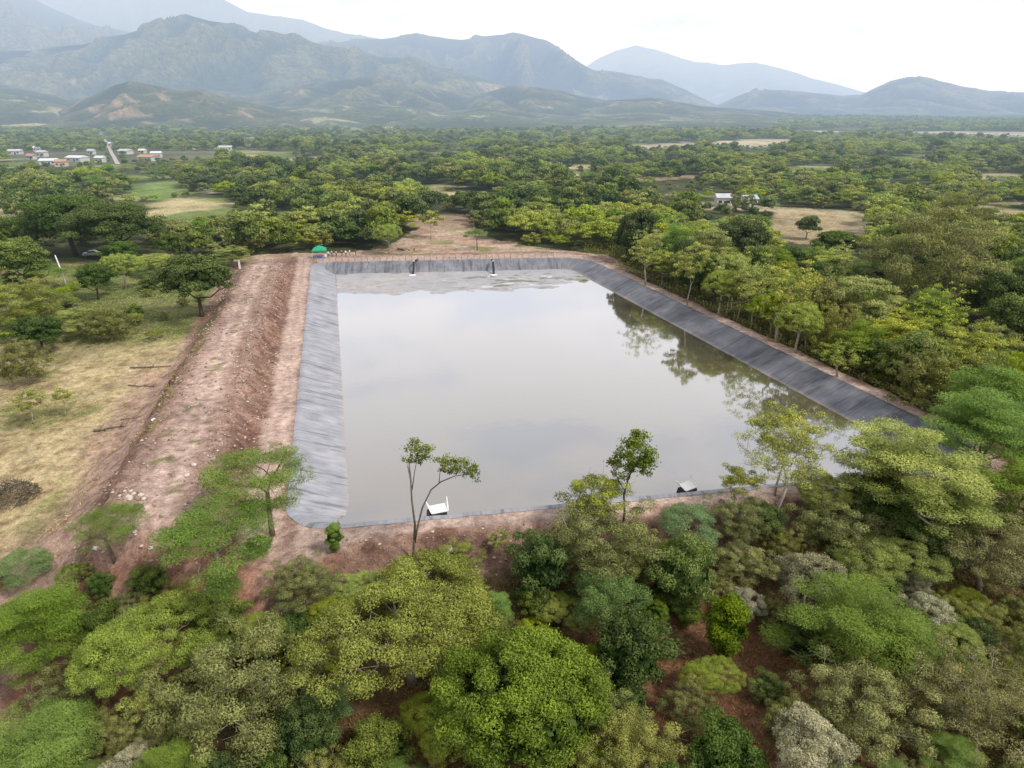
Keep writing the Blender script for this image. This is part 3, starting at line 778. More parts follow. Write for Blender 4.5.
def leaves_mesh(name, cen, nor, tan_, Ls, Ws, tint, mat):
    n = len(cen)
    nor = nor / (np.linalg.norm(nor, axis=1)[:, None] + 1e-9)
    t = tan_ - nor * (tan_ * nor).sum(1)[:, None]; t /= (np.linalg.norm(t, axis=1)[:, None] + 1e-9)
    b = np.cross(nor, t)
    V = np.empty((n, 4, 3), np.float32)
    V[:, 0] = cen - t * Ls[:, None] / 2
    V[:, 1] = cen + b * Ws[:, None] / 2 + t * Ls[:, None] * 0.05
    V[:, 2] = cen + t * Ls[:, None] / 2
    V[:, 3] = cen - b * Ws[:, None] / 2 + t * Ls[:, None] * 0.05
    F = np.arange(n * 4).reshape(n, 4)
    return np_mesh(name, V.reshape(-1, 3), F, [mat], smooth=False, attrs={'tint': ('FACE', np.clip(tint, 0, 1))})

SPEC = {
 # shape, a (crown radius), b (half height), hc (crown centre height), clumps, clump radius, flatness, leaves total, L, W, mat, bark, trunk radius, gap
 'mango':    dict(shape='dome', a=5.0, b=3.7, hc=4.6, nc=190, rc=0.72, flat=0.75, n=42000, L=.25, W=.11, mat='broad', bark=bark_dark, tr=.30, core=1),
 'umbrella': dict(shape='plates', a=4.6, b=1.3, hc=6.0, nc=62, rc=0.85, flat=0.22, n=13500, L=.22, W=.065, mat='feather', bark=bark, tr=.20, core=0),
 'feather':  dict(shape='plates', a=4.5, b=2.6, hc=4.4, nc=100, rc=0.95, flat=0.24, n=26000, L=.26, W=.07, mat='feather', bark=bark, tr=.20, core=0),
 'yellow':   dict(shape='dome', a=6.5, b=2.3, hc=5.0, nc=250, rc=0.72, flat=0.42, n=38000, L=.22, W=.10, mat='yellow', bark=bark_pale, tr=.28, core=0, br=60),
 'bush':     dict(shape='blob', a=2.4, b=2.1, hc=2.2, nc=60, rc=0.62, flat=0.8, n=11000, L=.24, W=.12, mat='mid', bark=bark, tr=.10, core=1),
 'darkbush': dict(shape='blob', a=2.6, b=2.4, hc=2.5, nc=65, rc=0.66, flat=0.85, n=12000, L=.26, W=.14, mat='dark', bark=bark_dark, tr=.12, core=1),
 'column':   dict(shape='column', a=1.3, b=2.6, hc=3.2, nc=40, rc=0.55, flat=0.9, n=7000, L=.24, W=.13, mat='broad', bark=bark, tr=.09, core=1),
 'grey':     dict(shape='dome', a=3.4, b=2.3, hc=3.4, nc=70, rc=0.75, flat=0.55, n=14000, L=.26, W=.07, mat='grey', bark=bark_pale, tr=.15, core=0),
 'silver':   dict(shape='dome', a=2.9, b=2.1, hc=3.2, nc=95, rc=0.46, flat=0.8, n=12500, L=.19, W=.10, mat='silver', bark=bark_pale, tr=.14, core=0),
 'dry':      dict(shape='loose', a=5.6, b=3.0, hc=4.6, nc=190, rc=0.58, flat=0.45, n=15000, L=.22, W=.11, mat='dry', bark=bark_pale, tr=.20, core=0, br=120),
 'olive':    dict(shape='blob', a=4.4, b=3.0, hc=3.4, nc=150, rc=0.62, flat=0.7, n=19000, L=.24, W=.10, mat='olive', bark=bark_pale, tr=.18, core=0, br=50),
 'cream':    dict(shape='plates', a=5.0, b=2.7, hc=5.4, nc=74, rc=0.95, flat=0.17, n=24000, L=.24, W=.10, mat='cream', bark=bark_pale, tr=.22, core=0),
 'round':    dict(shape='dome', a=4.6, b=3.4, hc=5.0, nc=90, rc=1.0, flat=0.65, n=15000, L=.32, W=.16, mat='mid', bark=bark, tr=.24, core=1),
 'dark':     dict(shape='dome', a=4.8, b=3.2, hc=5.0, nc=90, rc=1.0, flat=0.65, n=15000, L=.32, W=.17, mat='dark', bark=bark_dark, tr=.26, core=1),
 'bare':     dict(shape='loose', a=4.2, b=3.6, hc=6.4, nc=130, rc=0.50, flat=0.6, n=5200, L=.20, W=.10, mat='cream', bark=bark_pale, tr=.17, core=0, br=120),
 'wispy':    dict(shape='loose', a=2.6, b=2.2, hc=4.6, nc=55, rc=0.50, flat=0.55, n=5200, L=.20, W=.10, mat='cream', bark=bark_pale, tr=.09, core=0, br=55),
}
MESHES = {}
def build_tree_mesh(kind, lod, var):
    key = (kind, lod, var)
    if key in MESHES: return MESHES[key]
    s = SPEC[kind]
    r = np.random.default_rng(abs(hash_str(kind)) % 9973 + var * 101)
    a, b, hc = s['a'], s['b'], s['hc']
    nc = s['nc']; rc = s['rc']
    qn = {0: 2.1, 1: 0.85, 2: 0.45, 3: 0.13}[lod]; ql = {0: 0.64, 1: 0.97, 2: 1.35, 3: 2.2}[lod]
    if lod >= 2: nc = int(nc * 0.55); rc *= 1.3
    if lod >= 3: nc = max(12, int(nc * 0.4)); rc *= 1.3
    # low-frequency outline: two or three big lobes
    lob = [(r.uniform(0, 2 * pi), r.uniform(0.10, 0.26), r.integers(1, 4)) for _ in range(3)]
    def outline(th): return 1 + sum(w_ * np.sin(k_ * th + p_) for p_, w_, k_ in lob) * 0.8
    th = r.uniform(0, 2 * pi, nc)
    if s['shape'] in ('dome',):
        cz = r.uniform(-0.35, 1.0, nc); rad = np.sqrt(1 - np.clip(cz, 0, 1) ** 2) * r.uniform(0.82, 1.0, nc)
        rad[: nc // 6] *= r.uniform(0.3, 0.8, nc // 6)
        C0 = np.stack([np.cos(th) * rad * a * outline(th), np.sin(th) * rad * a * outline(th), cz * b * r.uniform(0.85, 1.05, nc)], 1)
    elif s['shape'] == 'plates':
        rr = np.sqrt(r.uniform(0.0, 1, nc)); rr = rr * outline(th)
        lay = r.uniform(-1, 1, nc)
        C0 = np.stack([np.cos(th) * rr * a, np.sin(th) * rr * a, b * (0.75 * (1 - rr ** 2) + 0.65 * lay * (0.6 if s['b'] < 2 else 1.0) - 0.3)], 1)
    elif s['shape'] == 'blob':
        d_ = r.normal(size=(nc, 3)); d_ /= np.linalg.norm(d_, axis=1)[:, None]
        q = r.uniform(0.55, 1.0, nc) * outline(th)
        C0 = d_ * q[:, None] * np.array([a, a, b])
        C0[:, 2] = np.maximum(C0[:, 2], -b * 0.8)
    elif s['shape'] == 'column':
        zz = r.uniform(-1, 1, nc); rad = np.sqrt(np.clip(1 - zz ** 2, 0.05, 1)) * r.uniform(0.5, 1, nc)
        C0 = np.stack([np.cos(th) * rad * a, np.sin(th) * rad * a, zz * b], 1)
    else:
        d_ = r.normal(size=(nc, 3)); d_ /= np.linalg.norm(d_, axis=1)[:, None]
        q = r.uniform(0.25, 1.0, nc) ** 0.6 * outline(th)
        C0 = d_ * q[:, None] * np.array([a, a, b]); C0[:, 2] = C0[:, 2] * 0.9 + 0.2
    q9 = np.percentile(np.hypot(C0[:, 0], C0[:, 1]), 93)
    C0[:, :2] *= (a - rc * 0.55) / q9
    C0[:, 2] += hc
    crad = rc * r.uniform(0.65, 1.35, nc)
    # leaves
    n = int(s['n'] * qn)
    wts = crad ** 2; ci = r.choice(nc, n, p=wts / wts.sum())
    d_ = r.normal(size=(n, 3)); d_ /= np.linalg.norm(d_, axis=1)[:, None]
    d_[:, 2] = np.where(d_[:, 2] < -0.2, -d_[:, 2] * r.uniform(0.2, 1, n), d_[:, 2])
    shell = r.uniform(0.35, 1, n) ** 0.45
    off = d_ * (crad[ci] * shell)[:, None]; off[:, 2] *= s['flat']
    # uneven clump outline
    cen = C0[ci] + off + r.normal(size=(n, 3)) * rc * 0.10
    plate = s['shape'] == 'plates'
    nor = d_ * np.array([1, 1, 1.2]) + r.normal(size=(n, 3)) * 0.55
    if plate: nor = np.array([0, 0, 1.0]) + r.normal(size=(n, 3)) * 0.40 + d_ * 0.3
    tg = r.normal(size=(n, 3))
    if plate: tg = off * np.array([1, 1, 0.2]) / (crad[ci][:, None]) + r.normal(size=(n, 3)) * 0.35
    sz = r.uniform(0.65, 1.35, n) * ql
    if lod > 0: wq = {1: 1.1, 2: 1.3, 3: 1.5}[lod]
    else: wq = 1.0
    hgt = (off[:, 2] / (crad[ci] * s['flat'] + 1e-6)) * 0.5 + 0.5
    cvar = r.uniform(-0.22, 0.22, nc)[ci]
    tint = -0.06 + 0.62 * np.clip(hgt, 0, 1) ** 1.3 + 0.24 * r.uniform(0, 1, n) + 0.05 + cvar + 0.12 * np.clip((C0[ci][:, 2] - hc) / b, -1, 1)  # clump tops tinted lighter, lower leaves darker: light and shade in leaf colour
    if s['mat'] == 'cream': tint = np.clip(hgt, 0, 1) ** 2 * 0.75 + 0.25 * r.uniform(0, 1, n) - 0.05 + cvar  # cream leaf tops and their highlight share one height tint
    Ls = s['L'] * sz; Ws = s['W'] * sz * wq
    if s['core']:
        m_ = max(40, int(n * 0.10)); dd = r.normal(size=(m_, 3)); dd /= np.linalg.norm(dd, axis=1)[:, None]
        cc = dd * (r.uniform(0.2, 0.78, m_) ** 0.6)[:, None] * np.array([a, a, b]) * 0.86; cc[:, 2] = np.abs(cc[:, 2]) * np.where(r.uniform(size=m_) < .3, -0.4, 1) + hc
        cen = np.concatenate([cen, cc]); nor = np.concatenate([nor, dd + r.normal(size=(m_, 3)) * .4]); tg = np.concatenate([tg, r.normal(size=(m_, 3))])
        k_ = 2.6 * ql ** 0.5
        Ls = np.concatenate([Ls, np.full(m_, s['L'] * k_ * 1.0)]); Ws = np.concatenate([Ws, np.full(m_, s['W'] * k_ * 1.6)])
        tint = np.concatenate([tint, r.uniform(0, 0.15, m_)])  # inner leaves tinted dark, crown shade put into their colour
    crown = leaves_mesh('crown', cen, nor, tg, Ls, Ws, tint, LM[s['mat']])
    # trunk and limbs
    mb = MB()
    tr_ = s['tr']
    fork = hc - b * (0.75 if s['shape'] in ('dome', 'blob', 'column') else 0.95)
    fork = max(0.5, min(fork, hc * 0.62))
    lean = r.normal(size=2) * 0.25
    tp = np.array([[0, 0, -0.4], [lean[0] * .2, lean[1] * .2, fork * 0.35], [lean[0] * .7, lean[1] * .7, fork * 0.7], [lean[0], lean[1], fork]])
    ns_ = 8 if lod == 0 else (6 if lod == 1 else 4)
    mb.tube(tp, [tr_ * 1.35, tr_, tr_ * 0.88, tr_ * 0.8], ns_)
    nodes = [tp[-1]]; nrad = [tr_ * 0.75]
    nbr = min(nc, s.get('br', 26))
    nbr = {0: nbr, 1: min(nbr, 40), 2: min(nbr, 9), 3: 0}[lod]
    order = r.permutation(nc)[:nbr]
    order = sorted(order, key=lambda i_: np.linalg.norm(C0[i_] - tp[-1]))
    for i_ in order:
        tgt = C0[i_] - np.array([0, 0, crad[i_] * s['flat'] * 0.3])
        nd = np.array(nodes)
        dist = np.linalg.norm(nd - tgt, axis=1) + 0.45 * np.linalg.norm(nd - tp[-1], axis=1) + 3.0 * np.clip(nd[:, 2] - tgt[2], 0, None)
        j_ = int(dist.argmin()); p0 = nd[j_]
        L_ = np.linalg.norm(tgt - p0)
        if L_ < 0.15: continue
        mid1 = p0 + (tgt - p0) * 0.35 + np.array([0, 0, -0.06 * L_]) + r.normal(size=3) * L_ * 0.06
        mid2 = p0 + (tgt - p0) * 0.7 + np.array([0, 0, -0.02 * L_]) + r.normal(size=3) * L_ * 0.06
        r0 = min(nrad[j_] * 0.72, tr_ * 0.6); r0 = max(r0, 0.022)
        rr_ = [r0, r0 * 0.8, r0 * 0.62, max(0.012, r0 * 0.4)]
        mb.tube([p0, mid1, mid2, tgt], rr_, 5 if lod == 0 else 3, cap=False)
        nodes += [mid1, mid2, tgt]; nrad += [rr_[1], rr_[2], rr_[3]]
        if lod == 0 and s['shape'] == 'loose' or (lod == 0 and s.get('br', 0) > 40):
            for _ in range(3):      # bare twigs
                e_ = tgt + r.normal(size=3) * crad[i_] * 0.8 + np.array([0, 0, 0.2])
                mb.tube([mid2, (mid2 + e_) / 2 + r.normal(size=3) * 0.05, e_], [0.020, 0.014, 0.008], 3, cap=False)
    me_t = bpy.data.meshes.new('trunk')
    me_t.from_pydata(np.concatenate(mb.v).tolist(), [], mb.f); me_t.materials.append(s['bark'])
    me_t.polygons.foreach_set('use_smooth', [True] * len(mb.f)); me_t.update()
    MESHES[key] = (crown, me_t)
    return MESHES[key]

def hash_str(s_):
    h_ = 7
    for ch in s_: h_ = (h_ * 31 + ord(ch)) & 0xffffff
    return h_

NAMES = {'mango': 'broadleaf_tree', 'umbrella': 'umbrella_tree', 'feather': 'feathery_tree', 'yellow': 'spreading_tree', 'bush': 'shrub', 'darkbush': 'shrub',
         'column': 'shrub', 'grey': 'grey_green_tree', 'silver': 'silvery_tree', 'dry': 'dry_tree', 'olive': 'olive_green_tree', 'cream': 'flat_topped_tree',
         'round': 'round_tree', 'dark': 'dark_green_tree', 'bare': 'sparse_tree', 'wispy': 'slender_tree'}
PLACED = []          # x, y, radius
def put_tree(kind, x, y, s, lod, var, label, cat=None, group=None, zs=1.0, rz=None, tilt=0.0):
    crown, trunk = build_tree_mesh(kind, lod, var)
    nm = NAMES[kind]
    if cat == 'shrub': nm = 'shrub'
    cat = cat or ('shrub' if nm == 'shrub' else 'tree')
    o = empty(nm if cat == 'tree' else 'shrub', (x, y, tz(x, y)), random.uniform(0, 6.28) if rz is None else rz)
    o.scale = (s, s, s * zs)
    link(bpy.data.objects.new('crown', crown), o); link(bpy.data.objects.new('trunk' if cat == 'tree' else 'stem', trunk), o)
    tag(o, label, cat, group)
    PLACED.append((x, y, SPEC[kind]['a'] * s))
    return o

def solve(px, py, wpx, kind, zs=1.0):
    """ground position and scale of a tree whose crown centre shows at (px, py) with width wpx"""
    best = None
    zl = list(np.arange(-8.0, 4.0, 0.8)); k0 = len(zl)
    for q_ in range(k0 + 14):
        if q_ < k0: z = zl[q_]
        else: z = zc + (q_ - k0 - 6.5) * 0.11
        s = 1.0
        for _ in range(5):
            p = at(px, py, z + SPEC[kind]['hc'] * s * zs); s = (wpx / 2) * depth_of(p) / FPX / SPEC[kind]['a']
        e = abs(tz(p[0], p[1]) - z) + (5.0 if rim_dist(p[0], p[1])[0][0] < 0.9 else 0)
        if best is None or e < best[0]: best = (e, p[0], p[1], s, z)
        if q_ == k0 - 1: zc = best[4]
    return best[1:4]

def pix_tree(kind, px, py, wpx, label, lod=None, var=0, cat=None, group=None, zs=1.0, rz=None):
    x, y, s = solve(px, py, wpx, kind, zs)
    dd = hypot(x, y)
    if lod is None: lod = 0 if dd < 78 else 1 if dd < 190 else 2
    if s > 1.7 and lod > 0: lod -= 1
    if s > 2.3 and lod > 0: lod -= 1
    return put_tree(kind, x, y, s, lod, var, label, cat, group, zs, rz)

# ---- foreground and near trees, one by one
FG = [
 ('mango', 528, 706, 172, 'big bright green dome-crowned tree at the bottom centre', 0, 1.0),
 ('yellow', 408, 622, 208, 'wide thin-leaved yellow-green tree below the forked sapling', 0, 1.0),
 ('darkbush', 627, 652, 78, 'dense dark green rounded bush right of the big bright green dome tree', 0, 1.1),
 ('grey', 606, 600, 80, 'soft grey-green bushy tree just above the dense dark green bush', 0, 1.0),
 ('bush', 680, 575, 72, 'tall bright green bush beside the red-brown clearing', 0, 1.15),
 ('column', 728, 628, 40, 'narrow upright dark green shrub on the left edge of the red-brown clearing', 0, .8),
 ('bush', 688, 612, 32, 'small bright green shrub under the tall bright green bush', 1, .9),
 ('yellow', 708, 676, 62, 'low yellow-green bush in the red-brown dry grass', 1, 1.1),
 ('silver', 744, 606, 44, 'small pale cream shrub behind the narrow upright shrub', 1, 1.0),
 ('silver', 806, 580, 76, 'silvery grey rounded tree above the layered green feathery tree', 0, 1.0),
 ('feather', 866, 626, 140, 'layered bright green feathery tree right of the red-brown clearing', 0, 1.0),
 ('silver', 926, 618, 58, 'cream blossoming crown on the right side of the layered feathery tree', 1, 1.0),
 ('olive', 862, 706, 124, 'olive green bushy tree below the layered feathery tree', 1, .95),
 ('silver', 812, 748, 88, 'whitish silver tree at the bottom edge of the picture', 2, 1.0),
 ('darkbush', 724, 756, 74, 'dark glossy green bush at the bottom edge left of the whitish tree', 1, .9),
 ('olive', 628, 752, 112, 'pale grey-olive bush at the bottom edge beside the big bright dome tree', 2, .8),
 ('olive', 238, 690, 156, 'large grey-olive bushy tree left of the big yellow-green tree', 0, 1.0),
 ('yellow', 140, 642, 138, 'yellow-olive spreading tree with bare lower stems on the left', 1, 1.15),
 ('feather', 36, 628, 120, 'bright green feathery tree at the left edge below the dirt slope', 1, .8),
 ('feather', 36, 748, 130, 'bright green feathery tree in the bottom left corner', 2, .8),
 ('bush', 216, 616, 62, 'vivid green low bush between the yellow-olive and the grey-olive trees', 0, .7),
 ('silver', 132, 764, 60, 'pale green bush at the bottom edge near the left corner', 0, .7),
 ('umbrella', 262, 468, 122, 'tall umbrella-shaped tree standing against the grey liner', 0, 1.0),
 ('umbrella', 216, 528, 150, 'wide lacy umbrella tree in front of the end of the earth mound', 1, .85),
 ('umbrella', 104, 521, 82, 'small umbrella-shaped tree on the left end of the earth mound', 2, .9),
 ('yellow', 74, 576, 34, 'small yellow-olive shrub under the left umbrella tree', 0, 1.3),
 ('darkbush', 99, 586, 24, 'small dark green shrub at the foot of the left umbrella tree', 0, 1.1),
 ('column', 334, 538, 18, 'single narrow dark green bush on the near bank', 1, .75),
 ('olive', 598, 536, 120, 'loose olive bush growing over the near bank beside the slim tree', 3, .85),
 ('wispy', 596, 498, 66, 'thin pale green tree with airy top against the water', 0, .9),
 ('darkbush', 543, 566, 62, 'dark green dense shrub in the shade below the near bank', 2, 1.15),
 ('bush', 537, 602, 34, 'small green bush right of the wide yellow-green tree', 2, 1.0),
 ('wispy', 500, 540, 26, 'small green sapling on the near bank by the dark green shrub', 1, .8),
 ('bare', 786, 452, 100, 'tall half-bare tree with grey-brown twigs against the water', 0, 1.0),
 ('wispy', 738, 480, 46, 'little flat-topped yellow-green tree right of the right-hand white drain', 2, .8),
 ('cream', 908, 466, 158, 'broad flat-topped tree with pale yellow layers over the right bank corner', 0, .9),
 ('feather', 992, 430, 120, 'bright green feathery tree at the right edge beside the dirt rim', 3, 1.0),
 ('feather', 1016, 486, 110, 'green feathery tree cut by the right edge below the dirt rim', 1, .9),
 ('feather', 950, 506, 90, 'green feathery tree below the broad pale-layered tree', 0, .8),
 ('dry', 992, 548, 136, 'dry brownish olive tree with bare pale branches at the right edge', 0, .9),
 ('dry', 972, 694, 150, 'large dry olive tree with bare branches in the bottom right', 1, .9),
 ('yellow', 884, 560, 104, 'low yellow-green spreading tree behind the cream blossoming crown', 2, .9),
 ('darkbush', 764, 520, 44, 'very dark round bush near the foot of the half-bare tree', 1, .8),
 ('olive', 838, 522, 92, 'olive scrub tree left of the broad pale-layered tree base', 0, .8),
 ('olive', 742, 562, 64, 'grey-olive bush above the red-brown clearing', 1, .8),
 ('grey', 690, 524, 64, 'grey-green low shrub on the near bank below the right-hand drain', 1, .7),
 ('dark', 930, 545, 70, 'dark green tree in the shade behind the dry brownish tree', 0, .8),
 ('grey', 328, 704, 62, 'blue-green feathery shrub under the wide yellow-green tree', 2, .7),
 ('olive', 302, 585, 74, 'thin olive shrub below the near left corner of the pond', 2, .7),
 ('olive', 176, 600, 50, 'grey shrub behind the yellow-olive tree', 3, .7),
 ('wispy', 784, 436, 70, 'pale wispy tree rising behind the half-bare tree', 1, 1.1),
 ('yellow', 822, 490, 70, 'yellow-green tree between the half-bare and the broad layered tree', 0, 1.0),
 ('dark', 880, 500, 80, 'dark green tree under the broad pale-layered tree', 1, .9),
 ('mango', 590, 755, 40, 'small green bush tucked under the big bright dome tree', 1, .8),
 ('bush', 768, 690, 40, 'low green bush in the middle of the red-brown clearing', 3, .7),
 ('grey', 20, 568, 60, 'green low shrub at the left edge under the dirt slope', 3, .6),
 ('bush', 380, 748, 70, 'green bush in the dry grass left of the big bright dome tree', 0, .8),
 ('silver', 915, 590, 40, 'pale shrub behind the layered feathery tree', 0, .9),
 ('darkbush', 800, 640, 40, 'dark bush at the left foot of the layered feathery tree', 0, .8),
 ('mango', 655, 610, 36, 'small leafy green bush right of the soft grey-green tree', 0, .9),
 ('olive', 640, 560, 70, 'olive bush left of the tall bright green bush', 1, .8),
 ('dry', 715, 585, 50, 'brown dry shrub between the tall bright bush and the silvery tree', 1, .8),
 ('dry', 668, 640, 40, 'brown dry shrub beside the dense dark green bush', 0, .8),
 ('wispy', 146, 700, 60, 'straggly pale-stemmed shrub in front of the yellow-olive tree', 2, .7),
 ('olive', 65, 690, 90, 'dull olive bush between the two bright feathery trees on the left', 0, .7),
 ('olive', 452, 560, 60, 'low olive scrub at the foot of the near bank', 2, .6),
 ('bush', 258, 545, 30, 'green shrub at the foot of the tall umbrella tree', 1, .7),
]
for kind, px, py, wp, lab, var, zs in FG:
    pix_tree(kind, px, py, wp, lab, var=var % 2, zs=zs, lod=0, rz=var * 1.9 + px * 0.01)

# filler shrubs that close the scrub in front of the pond
FS = np.random.default_rng(404)
_pl = lambda: np.array(PLACED)
_kinds = [('olive', 'dull olive shrub', .42), ('bush', 'green leafy shrub', .7), ('feather', 'light green feathery shrub', .42), ('dry', 'dry brownish shrub', .36), ('darkbush', 'dark green shrub', .65), ('yellow', 'yellow-green low shrub', .30), ('olive', 'dull olive shrub', .5), ('yellow', 'yellow-green low shrub', .36)]
_cnt = 0
for _try in range(1500):
    if _cnt >= 95: break
    x_ = FS.uniform(-42, 62); y_ = FS.uniform(24, 58)
    px_, py_, dz_ = project(np.array([x_, y_, -4.0]))
    if px_ < -40 or px_ > 1060 or py_ > 800: continue
    if (px_ < 300 and py_ < 590) or (px_ < 545 and py_ < 612) or (px_ < 720 and py_ < 565) or (px_ < 760 and py_ < 535): continue
    _c = at(722, 690, -5)
    if hypot((x_ - _c[0]) * 1.2, (y_ - _c[1]) * .8) < 8.0 and FS.uniform() < .96: continue
    A_ = _pl(); dd_ = np.hypot(A_[:, 0] - x_, A_[:, 1] - y_)
    if (dd_ < A_[:, 2] * 0.62 + 0.7).any(): continue
    kd, lb, sc_ = _kinds[FS.integers(0, len(_kinds))]
    col_w = 'left' if px_ < 340 else 'middle' if px_ < 680 else 'right'; row_w = 'upper' if py_ < 620 else 'lower'
    zn = 'in the %s %s of the foreground scrub' % (row_w, col_w)
    put_tree(kd, x_, y_, sc_ * FS.uniform(.8, 1.25), 0, int(FS.integers(0, 2)), lb + ' filling a gap ' + zn, 'shrub', lb + 's ' + zn, zs=FS.uniform(.8, 1.1))
    _cnt += 1
# forked thin sapling and the tall slim tree on the near bank, shaped after the photograph
def custom_tree(name, base_px, stems, tufts, label, mat, bark_, leaf=(0.2, 0.1), n_each=420, seed=3, z0=None):
    """stems: lists of (px, py) in the plane through the base; tufts: (px, py, radius m)"""
    bz = -1.0
    for _ in range(6):
        b = at(*base_px, bz); bz = tz(b[0], b[1])
    o = empty(name, (b[0], b[1], bz))
    Yb = b[1]
    def P(px, py):
        d = FW * FPX + np.array([1.0, 0, 0]) * (px - 512) + UP * (384 - py)
        t = Yb / d[1]
        return np.array([d[0] * t - b[0], 0.0, CAM_H + d[2] * t - bz])
    r = np.random.default_rng(seed); mb = MB()
    for st, r0, r1 in stems:
        pts = np.array([P(*q) for q in st]); pts[:, 1] += np.cumsum(r.normal(size=len(pts)) * 0.12)
        pts[0, 1] = 0
        mb.tube(pts, list(np.linspace(r0, r1, len(pts))), 7)
    cen = []; nor = []; tg = []; tt = []
    for px, py, rad in tufts:
        c = P(px, py); c[1] += r.normal() * 0.3
        n_ = int(n_each * rad ** 1.6)
        sub = c + r.normal(size=(9, 3)) * rad * np.array([.5, .6, .38])
        ci = r.integers(0, 9, n_)
        q = sub[ci] + r.normal(size=(n_, 3)) * rad * np.array([.22, .22, .16])
        cen.append(q); nor.append(r.normal(size=(n_, 3)) + [0, 0, .6]); tg.append(r.normal(size=(n_, 3))); tt.append(0.25 + 0.3 * (q[:, 2] - c[2]) / rad + r.uniform(0, .5, n_))  # tuft tint rises with height, top light put into leaf colour
        for s_ in sub[:5]:
            mb.tube([c, (c + s_) / 2 + r.normal(size=3) * .05, s_], [0.025, 0.018, 0.010], 4, cap=False)
    cen = np.concatenate(cen); m_ = len(cen)
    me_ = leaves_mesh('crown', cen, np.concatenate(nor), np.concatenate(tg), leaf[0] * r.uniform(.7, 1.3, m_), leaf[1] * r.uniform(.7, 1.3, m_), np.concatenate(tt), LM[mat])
    link(bpy.data.objects.new('crown', me_), o)
    mb.build('trunk', bark_, o, smooth=True)
    tag(o, label, 'tree'); PLACED.append((b[0], b[1], 1.5))
    return o
custom_tree('sapling', (413, 562), [
    ([(413, 563), (414, 545), (415, 525), (412, 500), (411, 480), (408, 465)], .13, .05),
    ([(414, 545), (418, 525), (423, 505), (431, 490), (441, 482), (455, 476), (470, 474)], .10, .03),
    ([(412, 490), (415, 470), (418, 455)], .05, .02), ([(439, 483), (440, 472), (446, 462)], .04, .02), ([(411, 480), (409, 462), (411, 448)], .045, .02)],
    [(412, 446, .8), (422, 449, .8), (409, 458, .55), (421, 460, .5), (446, 458, .75), (455, 462, .85), (464, 467, .85), (472, 472, .75), (447, 468, .5)],
    'slim forked sapling with two small leafy tops on the near bank', 'mid', bark, n_each=560)
custom_tree('slender_tree', (622, 530), [
    ([(622, 532), (624, 510), (623, 492), (627, 476), (632, 462)], .12, .06), ([(624, 490), (616, 475), (610, 462)], .05, .02), ([(628, 474), (640, 464), (648, 455)], .05, .02)],
    [(632, 442, 1.3), (626, 455, 1.1), (641, 452, 1.3), (617, 462, .8), (646, 464, .9), (634, 464, 1.1), (637, 436, .8)],
    'tall slim tree with a compact leafy top seen against the water', 'mid', bark_dark, leaf=(.24, .13), n_each=560, seed=8)

# ---- left field trees
LF = [
 ('dark', 196, 281, 78, 'broad dark green tree beside the far end of the earth mound', 0, .9),
 ('dark', 94, 279, 40, 'round dark green tree right of the white pole', 0, 1.0),
 ('yellow', 121, 266, 44, 'yellow-green tree behind the round tree by the white pole', 0, 1.4),
 ('umbrella', 44, 270, 42, 'small flat-topped tree left of the white pole', 0, .7),
 ('dark', 39, 332, 54, 'dark green leafy tree on the left edge of the dry pasture', 1, .8),
 ('olive', 22, 362, 50, 'thin olive tree at the left edge of the dry pasture', 0, 1.2),
 ('wispy', 27, 401, 36, 'tiny bright green tree standing alone in the dry grass', 1, .8),
 ('wispy', 61, 397, 24, 'thin little sapling in the dry grass right of the tiny bright tree', 0, 1.0),
 ('cream', 76, 318, 56, 'wide low pale-topped tree at the back of the dry pasture', 1, .6),
 ('olive', 108, 322, 52, 'thin brownish-green tree beside the wide low pale-topped tree', 1, .9),
 ('olive', 20, 302, 84, 'dull olive bushy tree at the left picture edge', 1, .7),
 ('cream', 232, 253, 42, 'yellow-topped low tree behind the white marker post', 0, .6),
 ('yellow', 160, 262, 56, 'flat pale green tree behind the broad dark green tree', 1, .7),
 ('dark', 122, 254, 40, 'dark tree with yellowish top left of the small green glade', 0, .8),
 ('bush', 150, 283, 22, 'small bush in the green strip of the pasture', 0, .7),
 ('dark', 68, 222, 96, 'very wide dark green canopy tree, left of its equally dark neighbour', 0, .7),
 ('dark', 112, 226, 92, 'very wide dark green canopy tree right of its dark neighbour', 1, .7),
 ('umbrella', 477, 233, 27, 'lone small tree with a bare stem in the dirt yard', 0, 1.0),
 ('wispy', 430, 219, 28, 'thin tree at the back of the dirt yard', 0, .8),
 ('yellow', 388, 234, 34, 'yellow-green tree right of the green tent', 0, 1.5),
 ('round', 20, 260, 60, 'dense dull green tree at the left edge behind the pasture', 0, .9),
]
for kind, px, py, wp, lab, var, zs in LF:
    pix_tree(kind, px, py, wp, lab, var=var, zs=zs, rz=px * 0.7)

for q_ in range(400):
    if q_ == 0: _cnt = 0; PS = np.random.default_rng(55)
    if _cnt >= 30: break
    px_, py_ = PS.uniform(-10, 228), PS.uniform(268, 352)
    p_ = at(px_, py_, -2.5)
    u_, v_ = left_uv(p_[0], p_[1])
    if u_ < 21: continue
    A_ = np.array(PLACED)
    if (np.hypot(A_[:, 0] - p_[0], A_[:, 1] - p_[1]) < A_[:, 2] * 0.8 + 0.8).any(): continue
    kd, lb = [('bush', 'small green bush'), ('olive', 'low dull olive bush'), ('yellow', 'low yellowish bush')][PS.integers(0, 3)]
    put_tree(kd, p_[0], p_[1], PS.uniform(.28, .6) * (1.3 if kd == 'bush' else .6), 1, int(PS.integers(0, 2)), lb + ' dotted over the back of the left pasture', 'shrub', lb + 'es of the left pasture', zs=.9)
    _cnt += 1

